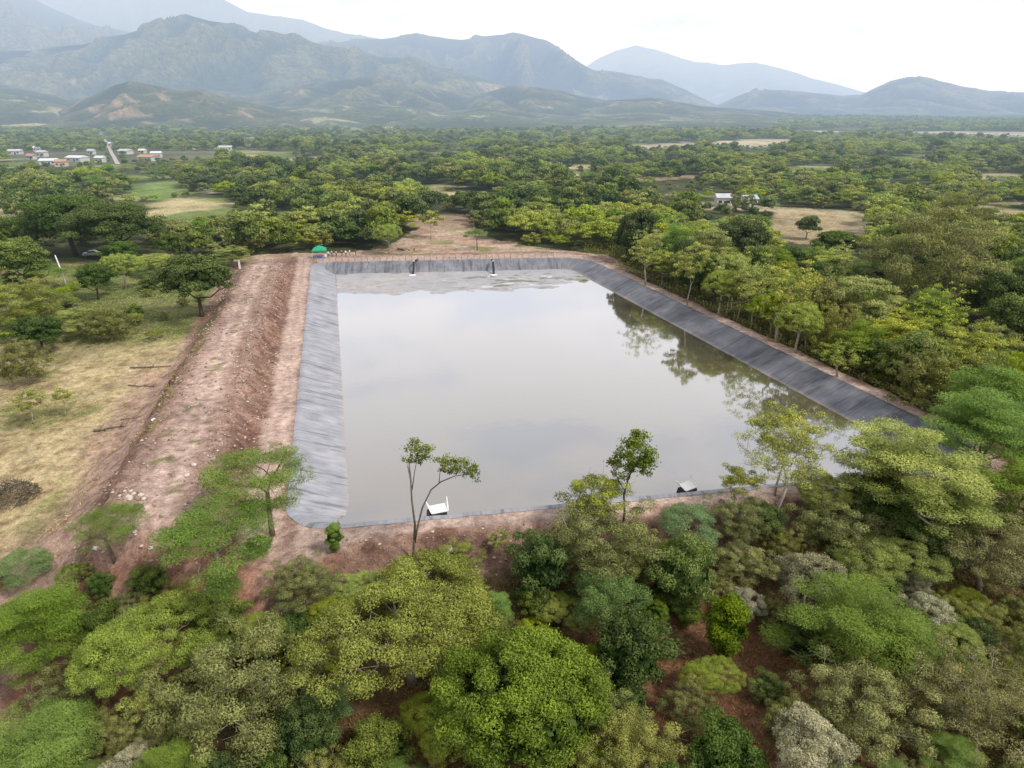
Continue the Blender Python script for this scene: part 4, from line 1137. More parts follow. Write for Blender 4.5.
# ---- trees along the right bank
RB = [
 ('cream', 897, 336, 74, 'pale flat-topped tree with a visible forked trunk beside the right bank', 0, 1.2),
 ('cream', 860, 300, 88, 'wide pale-layered tree behind the forked-trunk one at the right bank', 1, 1.1),
 ('bare', 784, 290, 80, 'pale thin-leaved tree with grey stems at the middle of the right bank', 1, .9),
 ('olive', 930, 262, 130, 'great rusty-olive dome-crowned tree beyond the right bank', 0, 1.1),
 ('cream', 976, 350, 84, 'pale green flat-topped tree near the right edge of the picture', 0, 1.2),
 ('bare', 648, 251, 42, 'pale grey-stemmed tree at the far right corner of the pond', 0, 1.1),
 ('cream', 664, 262, 38, 'pale flat-topped tree just right of the grey-stemmed corner tree', 1, 1.2),
 ('wispy', 690, 272, 40, 'thin pale tree with many stems by the right bank fence', 1, 1.2),
 ('yellow', 722, 285, 46, 'yellow-green tree close to the right bank fence', 1, 1.7),
 ('dark', 742, 243, 60, 'dark green tree in front of the tan field', 0, 1.0),
 ('olive', 930, 378, 70, 'thin olive tree with grey stems above the dirt rim', 1, 1.2),
 ('feather', 988, 398, 100, 'vivid green feathery tree above the right end of the dirt rim', 1, 1.0),
 ('olive', 960, 215, 74, 'brown-olive domed tree far behind the tan field', 1, .9),
 ('dark', 786, 258, 40, 'small dark tree between the tan field and the right bank', 1, .8),
 ('round', 808, 226, 24, 'round bush tree standing alone in the tan field', 0, 1.0),
 ('dark', 836, 245, 52, 'dull dark tree at the near edge of the tan field', 0, .7),
 ('dark', 1000, 300, 60, 'dark green tree at the right edge behind the pale flat-topped one', 1, 1.2),
 ('bare', 840, 360, 50, 'leafless grey scrubby tree by the right bank', 0, .6),
 ('yellow', 800, 320, 60, 'yellow-green bushy tree next to the leafless scrubby tree', 0, 1.5),
]
for kind, px, py, wp, lab, var, zs in RB:
    pix_tree(kind, px, py, wp, lab, var=var, zs=zs, rz=px * 0.3)

# ---- scattered woodland: the nearest stand as single trees, the rest as one mass
def blocked(x, y, rad):
    for k_ in CLEAR:
        if k_ in ('pasture', 'pasture_far', 'yard', 'yard_far', 'field_right', 'field_right_far', 'field_green', 'field_tan', 'field_tan2', 'dirt_patch', 'strip_a', 'town_road', 'town_a', 'town_b', 'plain_strip', 'plain_strip2', 'plain_strip3', 'plain_strip4'):
            if inside_poly(np.array([x]), np.array([y]), CLEAR[k_])[0]: return k_
    return None
allclear = [k_ for k_ in CLEAR]
def blocked_v(x, y):
    m_ = np.zeros(len(x), bool)
    for kk in (1.0, 1.06, 1.12): m_ |= glade(x * kk, y * kk) > 0.5
    for k_ in allclear:
        for kk in ((1.0, 1.09, 1.18, 1.27) if k_ not in ('yard', 'yard_far', 'pasture', 'pasture_far') else (1.0,)): m_ |= inside_poly(x * kk, y * kk, CLEAR[k_])
    return m_
def veiled_v(x, y):
    m_ = glade(x, y) > 0.5
    for k_ in allclear: m_ |= inside_poly(x, y, CLEAR[k_])
    return blocked_v(x, y) & ~m_
r = np.random.default_rng(77)
def ring(y0, y1, sp, jit=0.42):
    xs = []; ys = []
    yy = y0
    while yy < y1:
        half = yy * 0.80 + 30
        xx = np.arange(-half, half, sp) + r.uniform(0, sp)
        xs.append(xx + r.uniform(-jit, jit, len(xx)) * sp); ys.append(np.full(len(xx), yy) + r.uniform(-jit, jit, len(xx)) * sp)
        yy += sp * 0.9
    return np.concatenate(xs), np.concatenate(ys)
NX, NY = ring(52, 620, 7.2)
_rt = np.where(RSIDE == 1)[0]; _n = -RN[_rt[len(_rt) // 2]]; _a, _b = RIM[_rt[0]], RIM[_rt[-1]]
_rowX = []; _rowY = []
for _off, _sp in ((7.2, 4.6), (11.8, 6.0)):
    for _t in np.arange(0, np.linalg.norm(_b - _a), _sp):
        q = _a + (_b - _a) / np.linalg.norm(_b - _a) * (_t + r.uniform(-1.3, 1.3)) + _n * (_off + r.uniform(-1, 1))
        _rowX.append(q[0]); _rowY.append(q[1])
_D0, _I0 = rim_dist(NX, NY); _k = ~((RSIDE[_I0] == 1) & (_D0 < 14.5)); NX = np.concatenate([_rowX, NX[_k]]); NY = np.concatenate([_rowY, NY[_k]])
D_, I_ = rim_dist(NX, NY)
PL = np.array(PLACED)
ppx0, _, _ = project(np.stack([NX, NY, NX * 0], 1))
ok = (D_ > 4.5) & ~blocked_v(NX, NY)
u_, v_ = left_uv(NX, NY)
ok &= ~((u_ > -2) & (u_ < 24) & (v_ > -22) & (v_ < Llen + 6))
ok &= ~((RSIDE[I_] == 2) & (D_ < 14) & (D_ > 0))
ok &= ~((NY < 66) & (NX < 48))
ok &= ~((ppx0 > 280) & (ppx0 < 760) & (NY < 75))
near_d = np.sqrt((NX[:, None] - PL[None, :, 0]) ** 2 + (NY[:, None] - PL[None, :, 1]) ** 2)
ok &= (near_d > np.where(np.arange(len(NX))[:, None] < len(_rowX), 0.45, 0.8) * PL[None, :, 2] + 1.0).all(1)
# thin scrub strip behind the dirt yard stays low
NX, NY, D_, I_ = NX[ok], NY[ok], D_[ok], I_[ok]
zz = terrain(NX, NY)
ppx, ppy, pdz = project(np.stack([NX, NY, zz + 5], 1))
vis = (ppx > -60) & (ppx < 1084)
score = np.where(vis, 1 / pdz, 1 / pdz * 0.2)
ordr = np.argsort(-score)
NIND = 300 - len([1 for q in PLACED if q])       # single trees left to place
CAP = max(150, NIND - 20)
ind = ordr[:CAP]; rest = ordr[CAP:]
kn = fbm(NX / 40 + 3, NY / 40, 3); kr = r.uniform(size=len(NX))
LOOK = {'cream': 'pale-topped flat-crowned tree', 'round': 'mid-green round-crowned tree', 'dark': 'dark green round-crowned tree', 'olive': 'dull olive bushy tree', 'yellow': 'yellow-green spreading tree',
        'feather': 'light green feathery tree', 'bare': 'thin grey-stemmed sparse tree', 'umbrella': 'green umbrella-shaped tree', 'dry': 'dry brownish-olive tree', 'grey': 'grey-green soft-leaved tree'}
def zone(px, py, i_):
    if RSIDE[I_[i_]] in (1,) and D_[i_] < 16 or (px > 590 and D_[i_] < 16):
        return 'in the row along the %s part of the right bank' % ('far' if py < 275 else 'middle' if py < 330 else 'near')
    if px > 590:
        b_ = 'just behind the right bank row' if py > 300 else 'between the right bank and the tan field' if py > 250 else 'in the wood around the tan field'
        return b_ + (', toward the picture edge' if px > 850 else '')
    if py > 440: return 'in the scrub in front of the near bank'
    if px < 240: return 'in the wood behind the left pasture' if py > 225 else 'in the wood between pasture and town'
    if px < 400: return 'in the thicket behind the green tent'
    if px < 480: return 'behind the dirt yard'
    return 'in the thicket right of the dirt yard'
for i_ in ind:
    px_, py_ = ppx[i_], ppy[i_]
    rightside = px_ > 590
    t_ = kr[i_] + kn[i_] * 0.35
    if rightside and D_[i_] < 60:
        kind = 'cream' if t_ < .24 else 'feather' if t_ < .36 else 'yellow' if t_ < .5 else 'round' if t_ < .70 else 'dark' if t_ < .88 else 'bare' if t_ < .95 else 'olive'
    elif px_ < 420 and NY[i_] > 120:
        kind = 'dark' if t_ < .34 else 'round' if t_ < .62 else 'olive' if t_ < .84 else 'yellow' if t_ < .93 else 'cream'
    else:
        kind = 'round' if t_ < .3 else 'dark' if t_ < .5 else 'olive' if t_ < .66 else 'yellow' if t_ < .8 else 'cream' if t_ < .92 else 'feather'
    rr_ = r.uniform(3.3, 5.4) * (0.8 if D_[i_] < 9 else 1.0)
    s_ = rr_ / SPEC[kind]['a']
    dd = hypot(NX[i_], NY[i_])
    zsc = {'yellow': 1.6, 'cream': 1.15, 'feather': 1.1, 'olive': 1.15}.get(kind, 1.0) * r.uniform(.85, 1.15)
    zn = zone(px_, py_, i_)
    if RSIDE[I_[i_]] == 1 and D_[i_] < 14.5: s_ *= 1.05; zsc *= 1.3
    put_tree(kind, NX[i_], NY[i_], s_, 1 if dd < 165 else 2, int(r.integers(0, 2)), LOOK[kind] + ' ' + zn, 'tree', 'trees ' + zn, zs=zsc)

# the mass of trees farther off
MX, MY = ring(560, 1500, 9.0); m2X, m2Y = ring(1500, 3600, 17.0)
MX = np.concatenate([NX[rest], MX, m2X]); MY = np.concatenate([NY[rest], MY, m2Y])
okm = np.ones(len(MX), bool); okm[len(rest):] = (MY[len(rest):] > 600)
inr = np.zeros(len(MX), bool); inr[:len(rest)] = True
keepm = okm & ~blocked_v(MX, MY)
mpx = 512 + KH * MX / MY
keepm &= ~((MY > 1400) & (mpx < 780))
thin = fbm(MX / 130 + 4, MY / 130, 3)
keepm &= ~((r.uniform(size=len(MX)) < sstep(0.05, 0.35, thin) * 0.55) & (MY > 230))
MX, MY = MX[keepm], MY[keepm]
vX, vY = ring(215, 1350, 8.0)
kv = veiled_v(vX, vY) & (r.uniform(size=len(vX)) < .8); vX, vY = vX[kv], vY[kv]
# town: sparse trees
tX, tY = ring(700, 1400, 9.0)
intown = inside_poly(tX, tY, CLEAR['town_a']) | inside_poly(tX, tY, CLEAR['town_b'])
intown &= ~inside_poly(tX, tY, CLEAR['town_road'])
MX = np.concatenate([MX, vX, tX[intown]]); MY = np.concatenate([MY, vY, tY[intown]])
MZ = terrain(MX, MY)
nM = len(MX)
scl = r.uniform(0.5, 1.38, nM) * np.where(MY > 1500, 1.7, np.where(MY > 600, 1.02, 0.92))
scl[-intown.sum():] *= 0.8
scl[-intown.sum() - len(vX):-intown.sum()] = r.uniform(.25, .5, len(vX))
zscl = scl * r.uniform(0.85, 1.2, nM) * np.where(MY > 1500, 0.6, np.where(MY > 600, 0.9, 0.95))
MK = [('round', 0), ('dark', 0), ('olive', 0), ('yellow', 0), ('cream', 0), ('dark', 1), ('round', 1), ('feather', 0)]
sel = fbm(MX / 60 + 20, MY / 60, 3) * 1.0 + r.uniform(size=nM) * 0.9 + 0.16 * (MX > 60) + 0.17
rk = r.uniform(size=nM)
var = np.where(sel < 0.30, np.where(rk < .5, 1, 5), np.where(sel < 0.62, np.where(rk < .5, 0, 6), np.where(sel < 0.80, 2, np.where(rk < .45, 3, np.where(rk < .75, 4, 7)))))
me = bpy.data.meshes.new('woodland')
me.vertices.add(nM); me.vertices.foreach_set('co', np.stack([MX, MY, MZ - 0.3], 1).astype(np.float32).ravel())
for nm_, arr in (('var', var.astype(float)), ('sx', scl), ('sz', zscl), ('rz', r.uniform(0, 6.28, nM))):
    a_ = me.attributes.new(nm_, 'FLOAT', 'POINT'); a_.data.foreach_set('value', arr.astype(np.float32))
wood = link(bpy.data.objects.new('woodland', me)); tag(wood, kind='stuff')
ng = bpy.data.node_groups.new('woodland_trees', 'GeometryNodeTree')
ng.interface.new_socket('Geometry', in_out='INPUT', socket_type='NodeSocketGeometry'); ng.interface.new_socket('Geometry', in_out='OUTPUT', socket_type='NodeSocketGeometry')
N = ng.nodes; L = ng.links
gi = N.new('NodeGroupInput'); go = N.new('NodeGroupOutput'); jn = N.new('GeometryNodeJoinGeometry')
def attr_node(nm_):
    q = N.new('GeometryNodeInputNamedAttribute'); q.data_type = 'FLOAT'; q.inputs['Name'].default_value = nm_; return q.outputs[0]
cs = N.new('ShaderNodeCombineXYZ'); L.new(attr_node('sx'), cs.inputs[0]); L.new(attr_node('sx'), cs.inputs[1]); L.new(attr_node('sz'), cs.inputs[2])
crz = N.new('ShaderNodeCombineXYZ'); L.new(attr_node('rz'), crz.inputs[2])
va = attr_node('var')
donor = {}
for k_, (kd, vr) in enumerate(MK):
    crown, _t = build_tree_mesh(kd, 3, vr)
    # the crown's own mesh is carried by one placed tree of the wood's near edge
    i0 = np.where(var == k_)[0]; i0 = i0[MY[i0].argsort()[0]]
    t_ = empty(NAMES[kd], (MX[i0], MY[i0], MZ[i0] - 0.3)); t_.scale = (1, 1, 1)
    c_ = link(bpy.data.objects.new('crown', crown), t_); link(bpy.data.objects.new('trunk', build_tree_mesh(kd, 2, vr)[1]), t_)
    tag(t_, LOOK[kd] + ' at the front of the far woodland', 'tree', 'first trees of the far woodland')
    oi = N.new('GeometryNodeObjectInfo'); oi.transform_space = 'ORIGINAL'; oi.inputs['Object'].default_value = c_; oi.inputs['As Instance'].default_value = True
    cmp_ = N.new('FunctionNodeCompare'); cmp_.data_type = 'FLOAT'; cmp_.operation = 'EQUAL'; cmp_.inputs['B'].default_value = float(k_); cmp_.inputs['Epsilon'].default_value = 0.1
    L.new(va, cmp_.inputs['A'])
    ip = N.new('GeometryNodeInstanceOnPoints')
    L.new(gi.outputs[0], ip.inputs['Points']); L.new(cmp_.outputs[0], ip.inputs['Selection']); L.new(oi.outputs['Geometry'], ip.inputs['Instance'])
    L.new(crz.outputs[0], ip.inputs['Rotation']); L.new(cs.outputs[0], ip.inputs['Scale'])
    L.new(ip.outputs[0], jn.inputs[0])
L.new(jn.outputs[0], go.inputs[0])
md = wood.modifiers.new('trees', 'NODES'); md.node_group = ng
print('individual placed', len(PLACED), 'mass', nM)

# ---- undergrowth and grass
def ground_cover(name, region, n, L_, W_, dark, lite, seed, hgt=0.5, clump=1.4, dens=None, up=0.35, mat=None):
    r = np.random.default_rng(seed)
    x0, x1, y0, y1 = region
    x = r.uniform(x0, x1, n); y = y0 + (y1 - y0) * r.uniform(0, 1, n) ** 1.15
    D2, I2 = rim_dist(x, y)
    u2, v2 = left_uv(x, y)
    k_ = dens(x, y, D2, I2, u2, v2, r)
    x, y = x[k_], y[k_]; n = len(x)
    z = terrain(x, y)
    hh_ = np.clip(fbm(x / clump, y / clump, 3) * 1.2 + 0.35, 0.02, 1.2)
    z = z + r.uniform(0, 1, n) * hgt * hh_ + 0.02
    nor = r.normal(size=(n, 3)) + np.array([0, 0, up]); tg = r.normal(size=(n, 3)) + np.array([0, 0, 0.9 - up])
    sz = r.uniform(.6, 1.4, n)
    m_ = mat or leaf_mat(name + '_leaves', dark, lite)
    me_ = leaves_mesh(name, np.stack([x, y, z], 1), nor, tg, L_ * sz, W_ * sz, 0.25 + 0.6 * r.uniform(0, 1, n) + 0.3 * fbm(x / 3, y / 3, 2), m_)
    o = link(bpy.data.objects.new(name, me_)); tag(o, kind='stuff'); return o
def not_earthworks(x, y, D2, I2, u2, v2, margin=4.6):
    w_ = BERM_W[I2]
    q = (D2 > w_ + margin) | ((RSIDE[I2] == 1) & (D2 > 3.6))
    q &= ~((u2 > -3) & (u2 < 25) & (v2 > -19) & (v2 < Llen + 5))
    return q & (D2 > 0)
def d_dry(x, y, D2, I2, u2, v2, r):
    k_ = not_earthworks(x, y, D2, I2, u2, v2) & ~inside_poly(x, y, CLEAR['pasture']) & ~inside_poly(x, y, CLEAR['pasture_far'])
    return k_ & (fbm(x / 5, y / 5, 3) + r.uniform(-.25, .4, len(x)) > -0.05)
def d_green(x, y, D2, I2, u2, v2, r):
    k_ = not_earthworks(x, y, D2, I2, u2, v2, 3.4) & ~inside_poly(x, y, CLEAR['pasture']) & ~inside_poly(x, y, CLEAR['pasture_far'])
    # the red-brown clearing stays mostly bare
    c = at(720, 690, -5)[:2]; e = ((x - c[0]) / 9) ** 2 + ((y - c[1]) / 9) ** 2 < 1
    return k_ & (fbm(x / 6 + 9, y / 6, 3) + r.uniform(-.2, .25, len(x)) > 0.02) & ~(e & (r.uniform(size=len(x)) < .75))
ground_cover('dry_undergrowth', (-48, 66, 22, 64), 210000, .38, .045, (0.13, 0.062, 0.032), (0.36, 0.22, 0.12), 1, hgt=0.5, dens=d_dry)
ground_cover('green_undergrowth', (-48, 66, 22, 66), 190000, .22, .11, (0.045, 0.06, 0.018), (0.15, 0.17, 0.055), 2, hgt=1.3, dens=d_green, clump=2.2)
ground_cover('bank_undergrowth', (20, 125, 60, 200), 170000, .40, .20, (0.05, 0.06, 0.02), (0.16, 0.17, 0.06), 3, hgt=2.9, clump=3,
             dens=lambda x, y, D2, I2, u2, v2, r: not_earthworks(x, y, D2, I2, u2, v2) & (D2 < 30))
def d_past(x, y, D2, I2, u2, v2, r):
    return (inside_poly(x, y, CLEAR['pasture']) | inside_poly(x, y, CLEAR['pasture_far'])) & (u2 > 21) & (fbm(x / 4, y / 4, 3) + r.uniform(-.4, .4, len(x)) > 0)
ground_cover('pasture_grass', (-110, -20, 50, 170), 90000, .34, .05, (0.26, 0.21, 0.09), (0.52, 0.42, 0.22), 4, hgt=.22, dens=d_past)
ground_cover('pasture_weeds', (-110, -20, 50, 175), 60000, .30, .14, (0.09, 0.11, 0.03), (0.22, 0.26, 0.08), 5, hgt=.45, clump=2.5,
             dens=lambda x, y, D2, I2, u2, v2, r: ((inside_poly(x, y, CLEAR['pasture']) & (y + fbm(x / 10, y / 10, 2) * 14 > 112)) | inside_poly(x, y, CLEAR['pasture_far'])) & (u2 > 19) & (fbm(x / 4 + 3, y / 4, 3) + r.uniform(-.2, .2, len(x)) > .05))
ground_cover('verge_weeds', (-50, -10, 50, 175), 60000, .32, .15, (0.10, 0.10, 0.035), (0.24, 0.24, 0.09), 6, hgt=.8, clump=1.8,
             dens=lambda x, y, D2, I2, u2, v2, r: (u2 > 14.6) & (u2 < 18.6) & (v2 > 20) & (v2 < Llen + 3) & (fbm(x / 4 + 3, y / 4, 3) + r.uniform(-.1, .1, len(x)) > .02))

# clods and stones of the earthworks
def clods():
    r = np.random.default_rng(9); n = 16000
    u3 = r.uniform(3.9, 19.5, n); v3 = r.uniform(-14, Llen - 2, n)
    x = LA[0] + Lnor[0] * u3 + Ldir[0] * v3; y = LA[1] + Lnor[1] * u3 + Ldir[1] * v3
    D2, _ = rim_dist(x, y)
    k_ = (D2 > 3) & (fbm(x / 3, y / 3, 3) + r.uniform(-.3, .4, n) + 0.35 * ((u3 > 4.2) & (u3 < 8.5)) - 0.25 * ((u3 > 9) & (u3 < 13.5)) > 0.12)
    x2 = r.uniform(-32, 50, 9000); y2 = r.uniform(40, 75, 9000); D3, I3 = rim_dist(x2, y2)
    k2 = (RSIDE[I3] == 2) & (D3 > 2.4) & (D3 < 7.0)
    x = np.concatenate([x[k_], x2[k2]]); y = np.concatenate([y[k_], y2[k2]]); n = len(x)
    z = terrain(x, y); s_ = 0.045 + 0.17 * r.uniform(0, 1, n) ** 3
    O = np.array([[1, 0, 0], [0, 1, 0], [-1, 0, 0], [0, -1, 0], [0, 0, .8], [0, 0, -.8]])
    V = O[None] * s_[:, None, None] * r.uniform(.6, 1.4, (n, 6, 1)); a = r.uniform(0, 6.28, n)
    ca, sa = np.cos(a)[:, None], np.sin(a)[:, None]
    V = np.stack([V[:, :, 0] * ca - V[:, :, 1] * sa, V[:, :, 0] * sa + V[:, :, 1] * ca, V[:, :, 2]], -1) + np.stack([x, y, z + s_ * .3], 1)[:, None]
    T = np.array([[0, 1, 4], [1, 2, 4], [2, 3, 4], [3, 0, 4], [1, 0, 5], [2, 1, 5], [3, 2, 5], [0, 3, 5]])
    F = (np.arange(n)[:, None, None] * 6 + T[None]).reshape(-1, 3)
    m_ = leaf_mat('clod_soil', (0.20, 0.12, 0.09), (0.50, 0.39, 0.33), trans=0.0, warm=(1, 1, 1))
    me_ = np_mesh('soil_clods', V.reshape(-1, 3), F, [m_], smooth=False, attrs={'tint': ('FACE', np.repeat(r.uniform(0, 1, n) ** 1.5, 8))})
    tag(link(bpy.data.objects.new('soil_clods', me_)), kind='stuff')
clods()
# ================================================================== THINGS
white_concrete = plain('white_concrete', (0.72, 0.71, 0.67), 0.7, 0.10, 4)
dark_rubber = plain('dark_rubber', (0.022, 0.023, 0.027), 0.5, 0.2, 3)
post_mat = plain('weathered_post', (0.34, 0.23, 0.18), 0.9, 0.3, 2)
wire_mat = plain('fence_wire', (0.35, 0.31, 0.28), 0.6, 0.1, 3)
tent_green = plain('tent_fabric', (0.012, 0.33, 0.17), 0.6, 0.12, 1.5)
tent_dark = plain('tent_frame_paint', (0.55, 0.56, 0.57), 0.4, 0.1, 2)
blue_cloth = plain('blue_cloth', (0.07, 0.13, 0.42), 0.7, 0.2, 3)
white_cloth = plain('white_cloth', (0.75, 0.76, 0.78), 0.7, 0.1, 3)
foam_mat = plain('white_foam', (0.78, 0.80, 0.83), 0.6, 0.15, 5)
rock_mat = plain('pale_rock', (0.55, 0.48, 0.43), 0.9, 0.25, 2, bump=0.4)
rock_red = plain('reddish_rock', (0.30, 0.19, 0.15), 0.9, 0.3, 2, bump=0.4)

def slope_z(x, y, extra=0.0): return tz(x, y) + extra

# drains on the near bank: a white tray with flared wings over a solid dark block for the shaded mouth
def drain(px, py, rz, label, dark_left=0.5):
    p = at(px, py, -0.35)
    o = empty('drain', (p[0], p[1], -0.62), rz)
    mb = MB()     # near-black solid block: shade under the tray put into its colour
    mb.box((-0.02, -0.08, 0.30), (1.5, 1.15, 0.62)); mb.box((-0.82, 0.0, 0.36), (0.42, 0.95, 0.74), taper=0.75)
    mb.build('base', dark_rubber, o, bevel=0.03)
    fl = MB(); fl.box((0.08, 0.04, 0.76), (1.5, 1.12, 0.09), tilt=0.24); fl.build('tray', white_concrete, o, bevel=0.02)
    for s_, hh_ in ((-1, 0.42), (1, 0.55)):
        wv = MB()
        x0 = s_ * 0.76 + 0.08; x1 = s_ * 0.98 + 0.08; t = 0.07
        P = [(x0, -0.50, 0.68), (x0, 0.62, 0.94), (x1, 0.70, 0.94 + hh_), (x1 - s_ * .12, -0.15, 0.90)]
        Q = [(a + s_ * t, b, c) for a, b, c in P]
        f = [(0, 1, 2, 3), (7, 6, 5, 4), (0, 4, 5, 1), (1, 5, 6, 2), (2, 6, 7, 3), (3, 7, 4, 0)]
        if s_ < 0: f = [tuple(reversed(q)) for q in f]
        wv.add(P + Q, f); wv.build('wing', white_concrete, o)
    tag(o, label, 'drain', 'white drains on the near bank')
drain(438, 513.5, 0.36, 'white winged drain beside the slim forked sapling')
drain(687, 490.5, 0.55, 'white winged drain on the near bank right of the slim leafy tree')

# inlet pipes on the far bank
def inlet(px, label, flip):
    q = at(px, 263.5, 0)
    o = empty('inlet_pipe', (q[0], q[1], 0.1), 0)
    mb = MB()
    mb.tube([(0.4 * flip, 2.6, 0.25), (0.1 * flip, 0.8, 0.35), (0, -0.2, 0.42), (0.05, -1.0, 0.25), (0.15, -1.9, -0.35), (0.22, -2.9, -1.0), (0.25, -4.0, -1.45), (0.25, -4.6, -1.75)], 0.27, 12)
    mb.build('pipe', dark_rubber, o, smooth=True)
    cb = MB(); cb.tube([(0, -0.35, 0.44), (0.02, -0.55, 0.38)], 0.31, 12); cb.build('collar', white_cloth, o, smooth=False)
    r = np.random.default_rng(int(px)); V = [(0.25, -5.0, -1.72)]; n = 26
    for rad, zz in ((0.28, .0), (0.62, -0.12)):
        for k_ in range(n):
            a = 2 * pi * k_ / n; e = rad * (1 + r.uniform(-.25, .35))
            V.append((0.25 + e * 1.3 * cos(a), -5.0 + e * sin(a), -1.80 + zz + r.uniform(0, .1)))
    F = [(0, 1 + k_, 1 + (k_ + 1) % n) for k_ in range(n)] + [(1 + k_, 1 + n + k_, 1 + n + (k_ + 1) % n, 1 + (k_ + 1) % n) for k_ in range(n)]
    fo = MB(); fo.add(V, F); fo.build('foam', foam_mat, o, smooth=True)
    tag(o, label, 'pipe', 'black inlet pipes on the far bank')
inlet(414, 'left one of the two black pipes pouring water down the far bank', 1)
inlet(493, 'right one of the two black pipes pouring water down the far bank', -1)

# fences
def fence(pts, spacing, h, label, lean=0.05):
    pts = np.array(pts); seg_ = np.linalg.norm(pts[1:] - pts[:-1], axis=1); tot = seg_.sum(); cum = np.concatenate([[0], np.cumsum(seg_)])
    n = int(tot / spacing); ss = np.linspace(0, tot, n + 1)
    xs = np.interp(ss, cum, pts[:, 0]); ys = np.interp(ss, cum, pts[:, 1]); zs_ = terrain(xs, ys)
    ox, oy, oz = xs[0], ys[0], zs_[0]
    o = empty('wire_fence', (ox, oy, oz)); r = np.random.default_rng(n)
    base = None
    for i_ in range(n + 1):
        if base is None:
            mb = MB(); mb.tube([(0, 0, -0.3), (0.01, 0, h * .5), (0, 0.01, h)], [0.075, 0.068, 0.06], 6); c = mb.build('post', post_mat, o, smooth=True); base = c
        else:
            c = base.copy(); col.objects.link(c); c.parent = o
        c.location = (xs[i_] - ox, ys[i_] - oy, zs_[i_] - oz); c.rotation_euler = (r.normal() * lean, r.normal() * lean, r.uniform(0, 6)); c.scale = (1, 1, r.uniform(.9, 1.1))
    for lv in (0.35, 0.65, 0.92):
        wb = MB(); wb.tube(np.stack([xs - ox, ys - oy, zs_ - oz + h * lv], 1), 0.008, 4); wb.build('wire', wire_mat, o)
    tag(o, label, 'fence')
far_ix = np.where(RSIDE == 0)[0]; FLp, FRp = RIM[far_ix[0]], RIM[far_ix[-1]]
a0 = FLp - fdir * 16 - fnor * 1.2; a1 = FRp - fnor * 1.2
fence([a0, a1], 1.55, 1.45, 'low wire fence with thin posts along the far bank')
rt = np.where(RSIDE == 1)[0]; R0, R1 = RIM[rt[0]] , RIM[rt[-1]]
rn_ = -RN[rt[len(rt) // 2]]
fence([R0 + rn_ * 4.4, R1 + rn_ * 4.4], 2.6, 1.3, 'wire fence with thin posts between the right bank and the trees')

# tent with table
def tent(px, py):
    p = at(px, py, 0); z = tz(p[0], p[1])
    o = empty('canopy_tent', (p[0], p[1], z), 0.15)
    n = 9; V = []; F = []
    hw = 1.7
    for i_ in range(n):
        for j_ in range(n):
            u_ = (i_ / (n - 1)) * 2 - 1; v_ = (j_ / (n - 1)) * 2 - 1
            m_ = max(abs(u_), abs(v_)); V.append((u_ * hw, v_ * hw, 2.15 + 1.05 * (1 - m_) ** 0.85))
    for i_ in range(n - 1):
        for j_ in range(n - 1): F.append((i_ * n + j_, (i_ + 1) * n + j_, (i_ + 1) * n + j_ + 1, i_ * n + j_ + 1))
    mb = MB(); mb.add(V, F)
    for a_, b_, c_, d_ in ((-1, -1, 1, -1), (1, -1, 1, 1), (1, 1, -1, 1), (-1, 1, -1, -1)):   # valance
        mb.add([(a_ * hw, b_ * hw, 2.15), (c_ * hw, d_ * hw, 2.15), (c_ * hw * 1.01, d_ * hw * 1.01, 1.86), (a_ * hw * 1.01, b_ * hw * 1.01, 1.86)], [(0, 3, 2, 1)])
    mb.build('canopy', tent_green, o)
    for sx_ in (-1, 1):
        for sy_ in (-1, 1):
            lb = MB(); lb.tube([(sx_ * 1.62, sy_ * 1.62, -0.05), (sx_ * 1.62, sy_ * 1.62, 2.1)], 0.035, 6); lb.build('leg', tent_dark, o)
    tag(o, 'green pointed canopy tent at the far left corner of the pond', 'tent')
    t = empty('table', (p[0] - 0.2, p[1] - 0.5, z), 0.1)
    tb = MB(); tb.box((0, 0, 0.76), (2.3, 0.9, 0.05)); tb.build('tabletop', white_cloth, t, bevel=0.01)
    cl = MB(); cl.box((0.15, -0.455, 0.42), (1.9, 0.02, 0.62)); cl.build('cloth', blue_cloth, t)
    for sx_ in (-1, 1):
        for sy_ in (-1, 1):
            lb = MB(); lb.tube([(sx_ * 1.05, sy_ * 0.38, 0), (sx_ * 1.05, sy_ * 0.38, 0.73)], 0.025, 6); lb.build('leg', tent_dark, t)
    tag(t, 'white table with blue front cloth under the green tent', 'table')
    for i_, (dx, lab) in enumerate(((-1.9, 'white plastic chair left of the table under the tent'), (1.75, 'white plastic chair right of the table under the tent'))):
        c = empty('chair', (p[0] + dx, p[1] - 0.9, z), 0.3 * i_)
        m_ = MB(); m_.box((0, 0, 0.44), (0.46, 0.44, 0.05)); m_.build('seat', white_cloth, c, bevel=.01)
        m_ = MB(); m_.box((0, 0.23, 0.72), (0.46, 0.04, 0.5)); m_.build('backrest', white_cloth, c, bevel=.01)
        for sx_ in (-1, 1):
            for sy_ in (-1, 1):
                lb = MB(); lb.tube([(sx_ * .2, sy_ * .18, 0), (sx_ * .19, sy_ * .17, .43)], .022, 5); lb.build('leg', white_cloth, c)
        tag(c, lab, 'chair')
tent(320, 257.5)

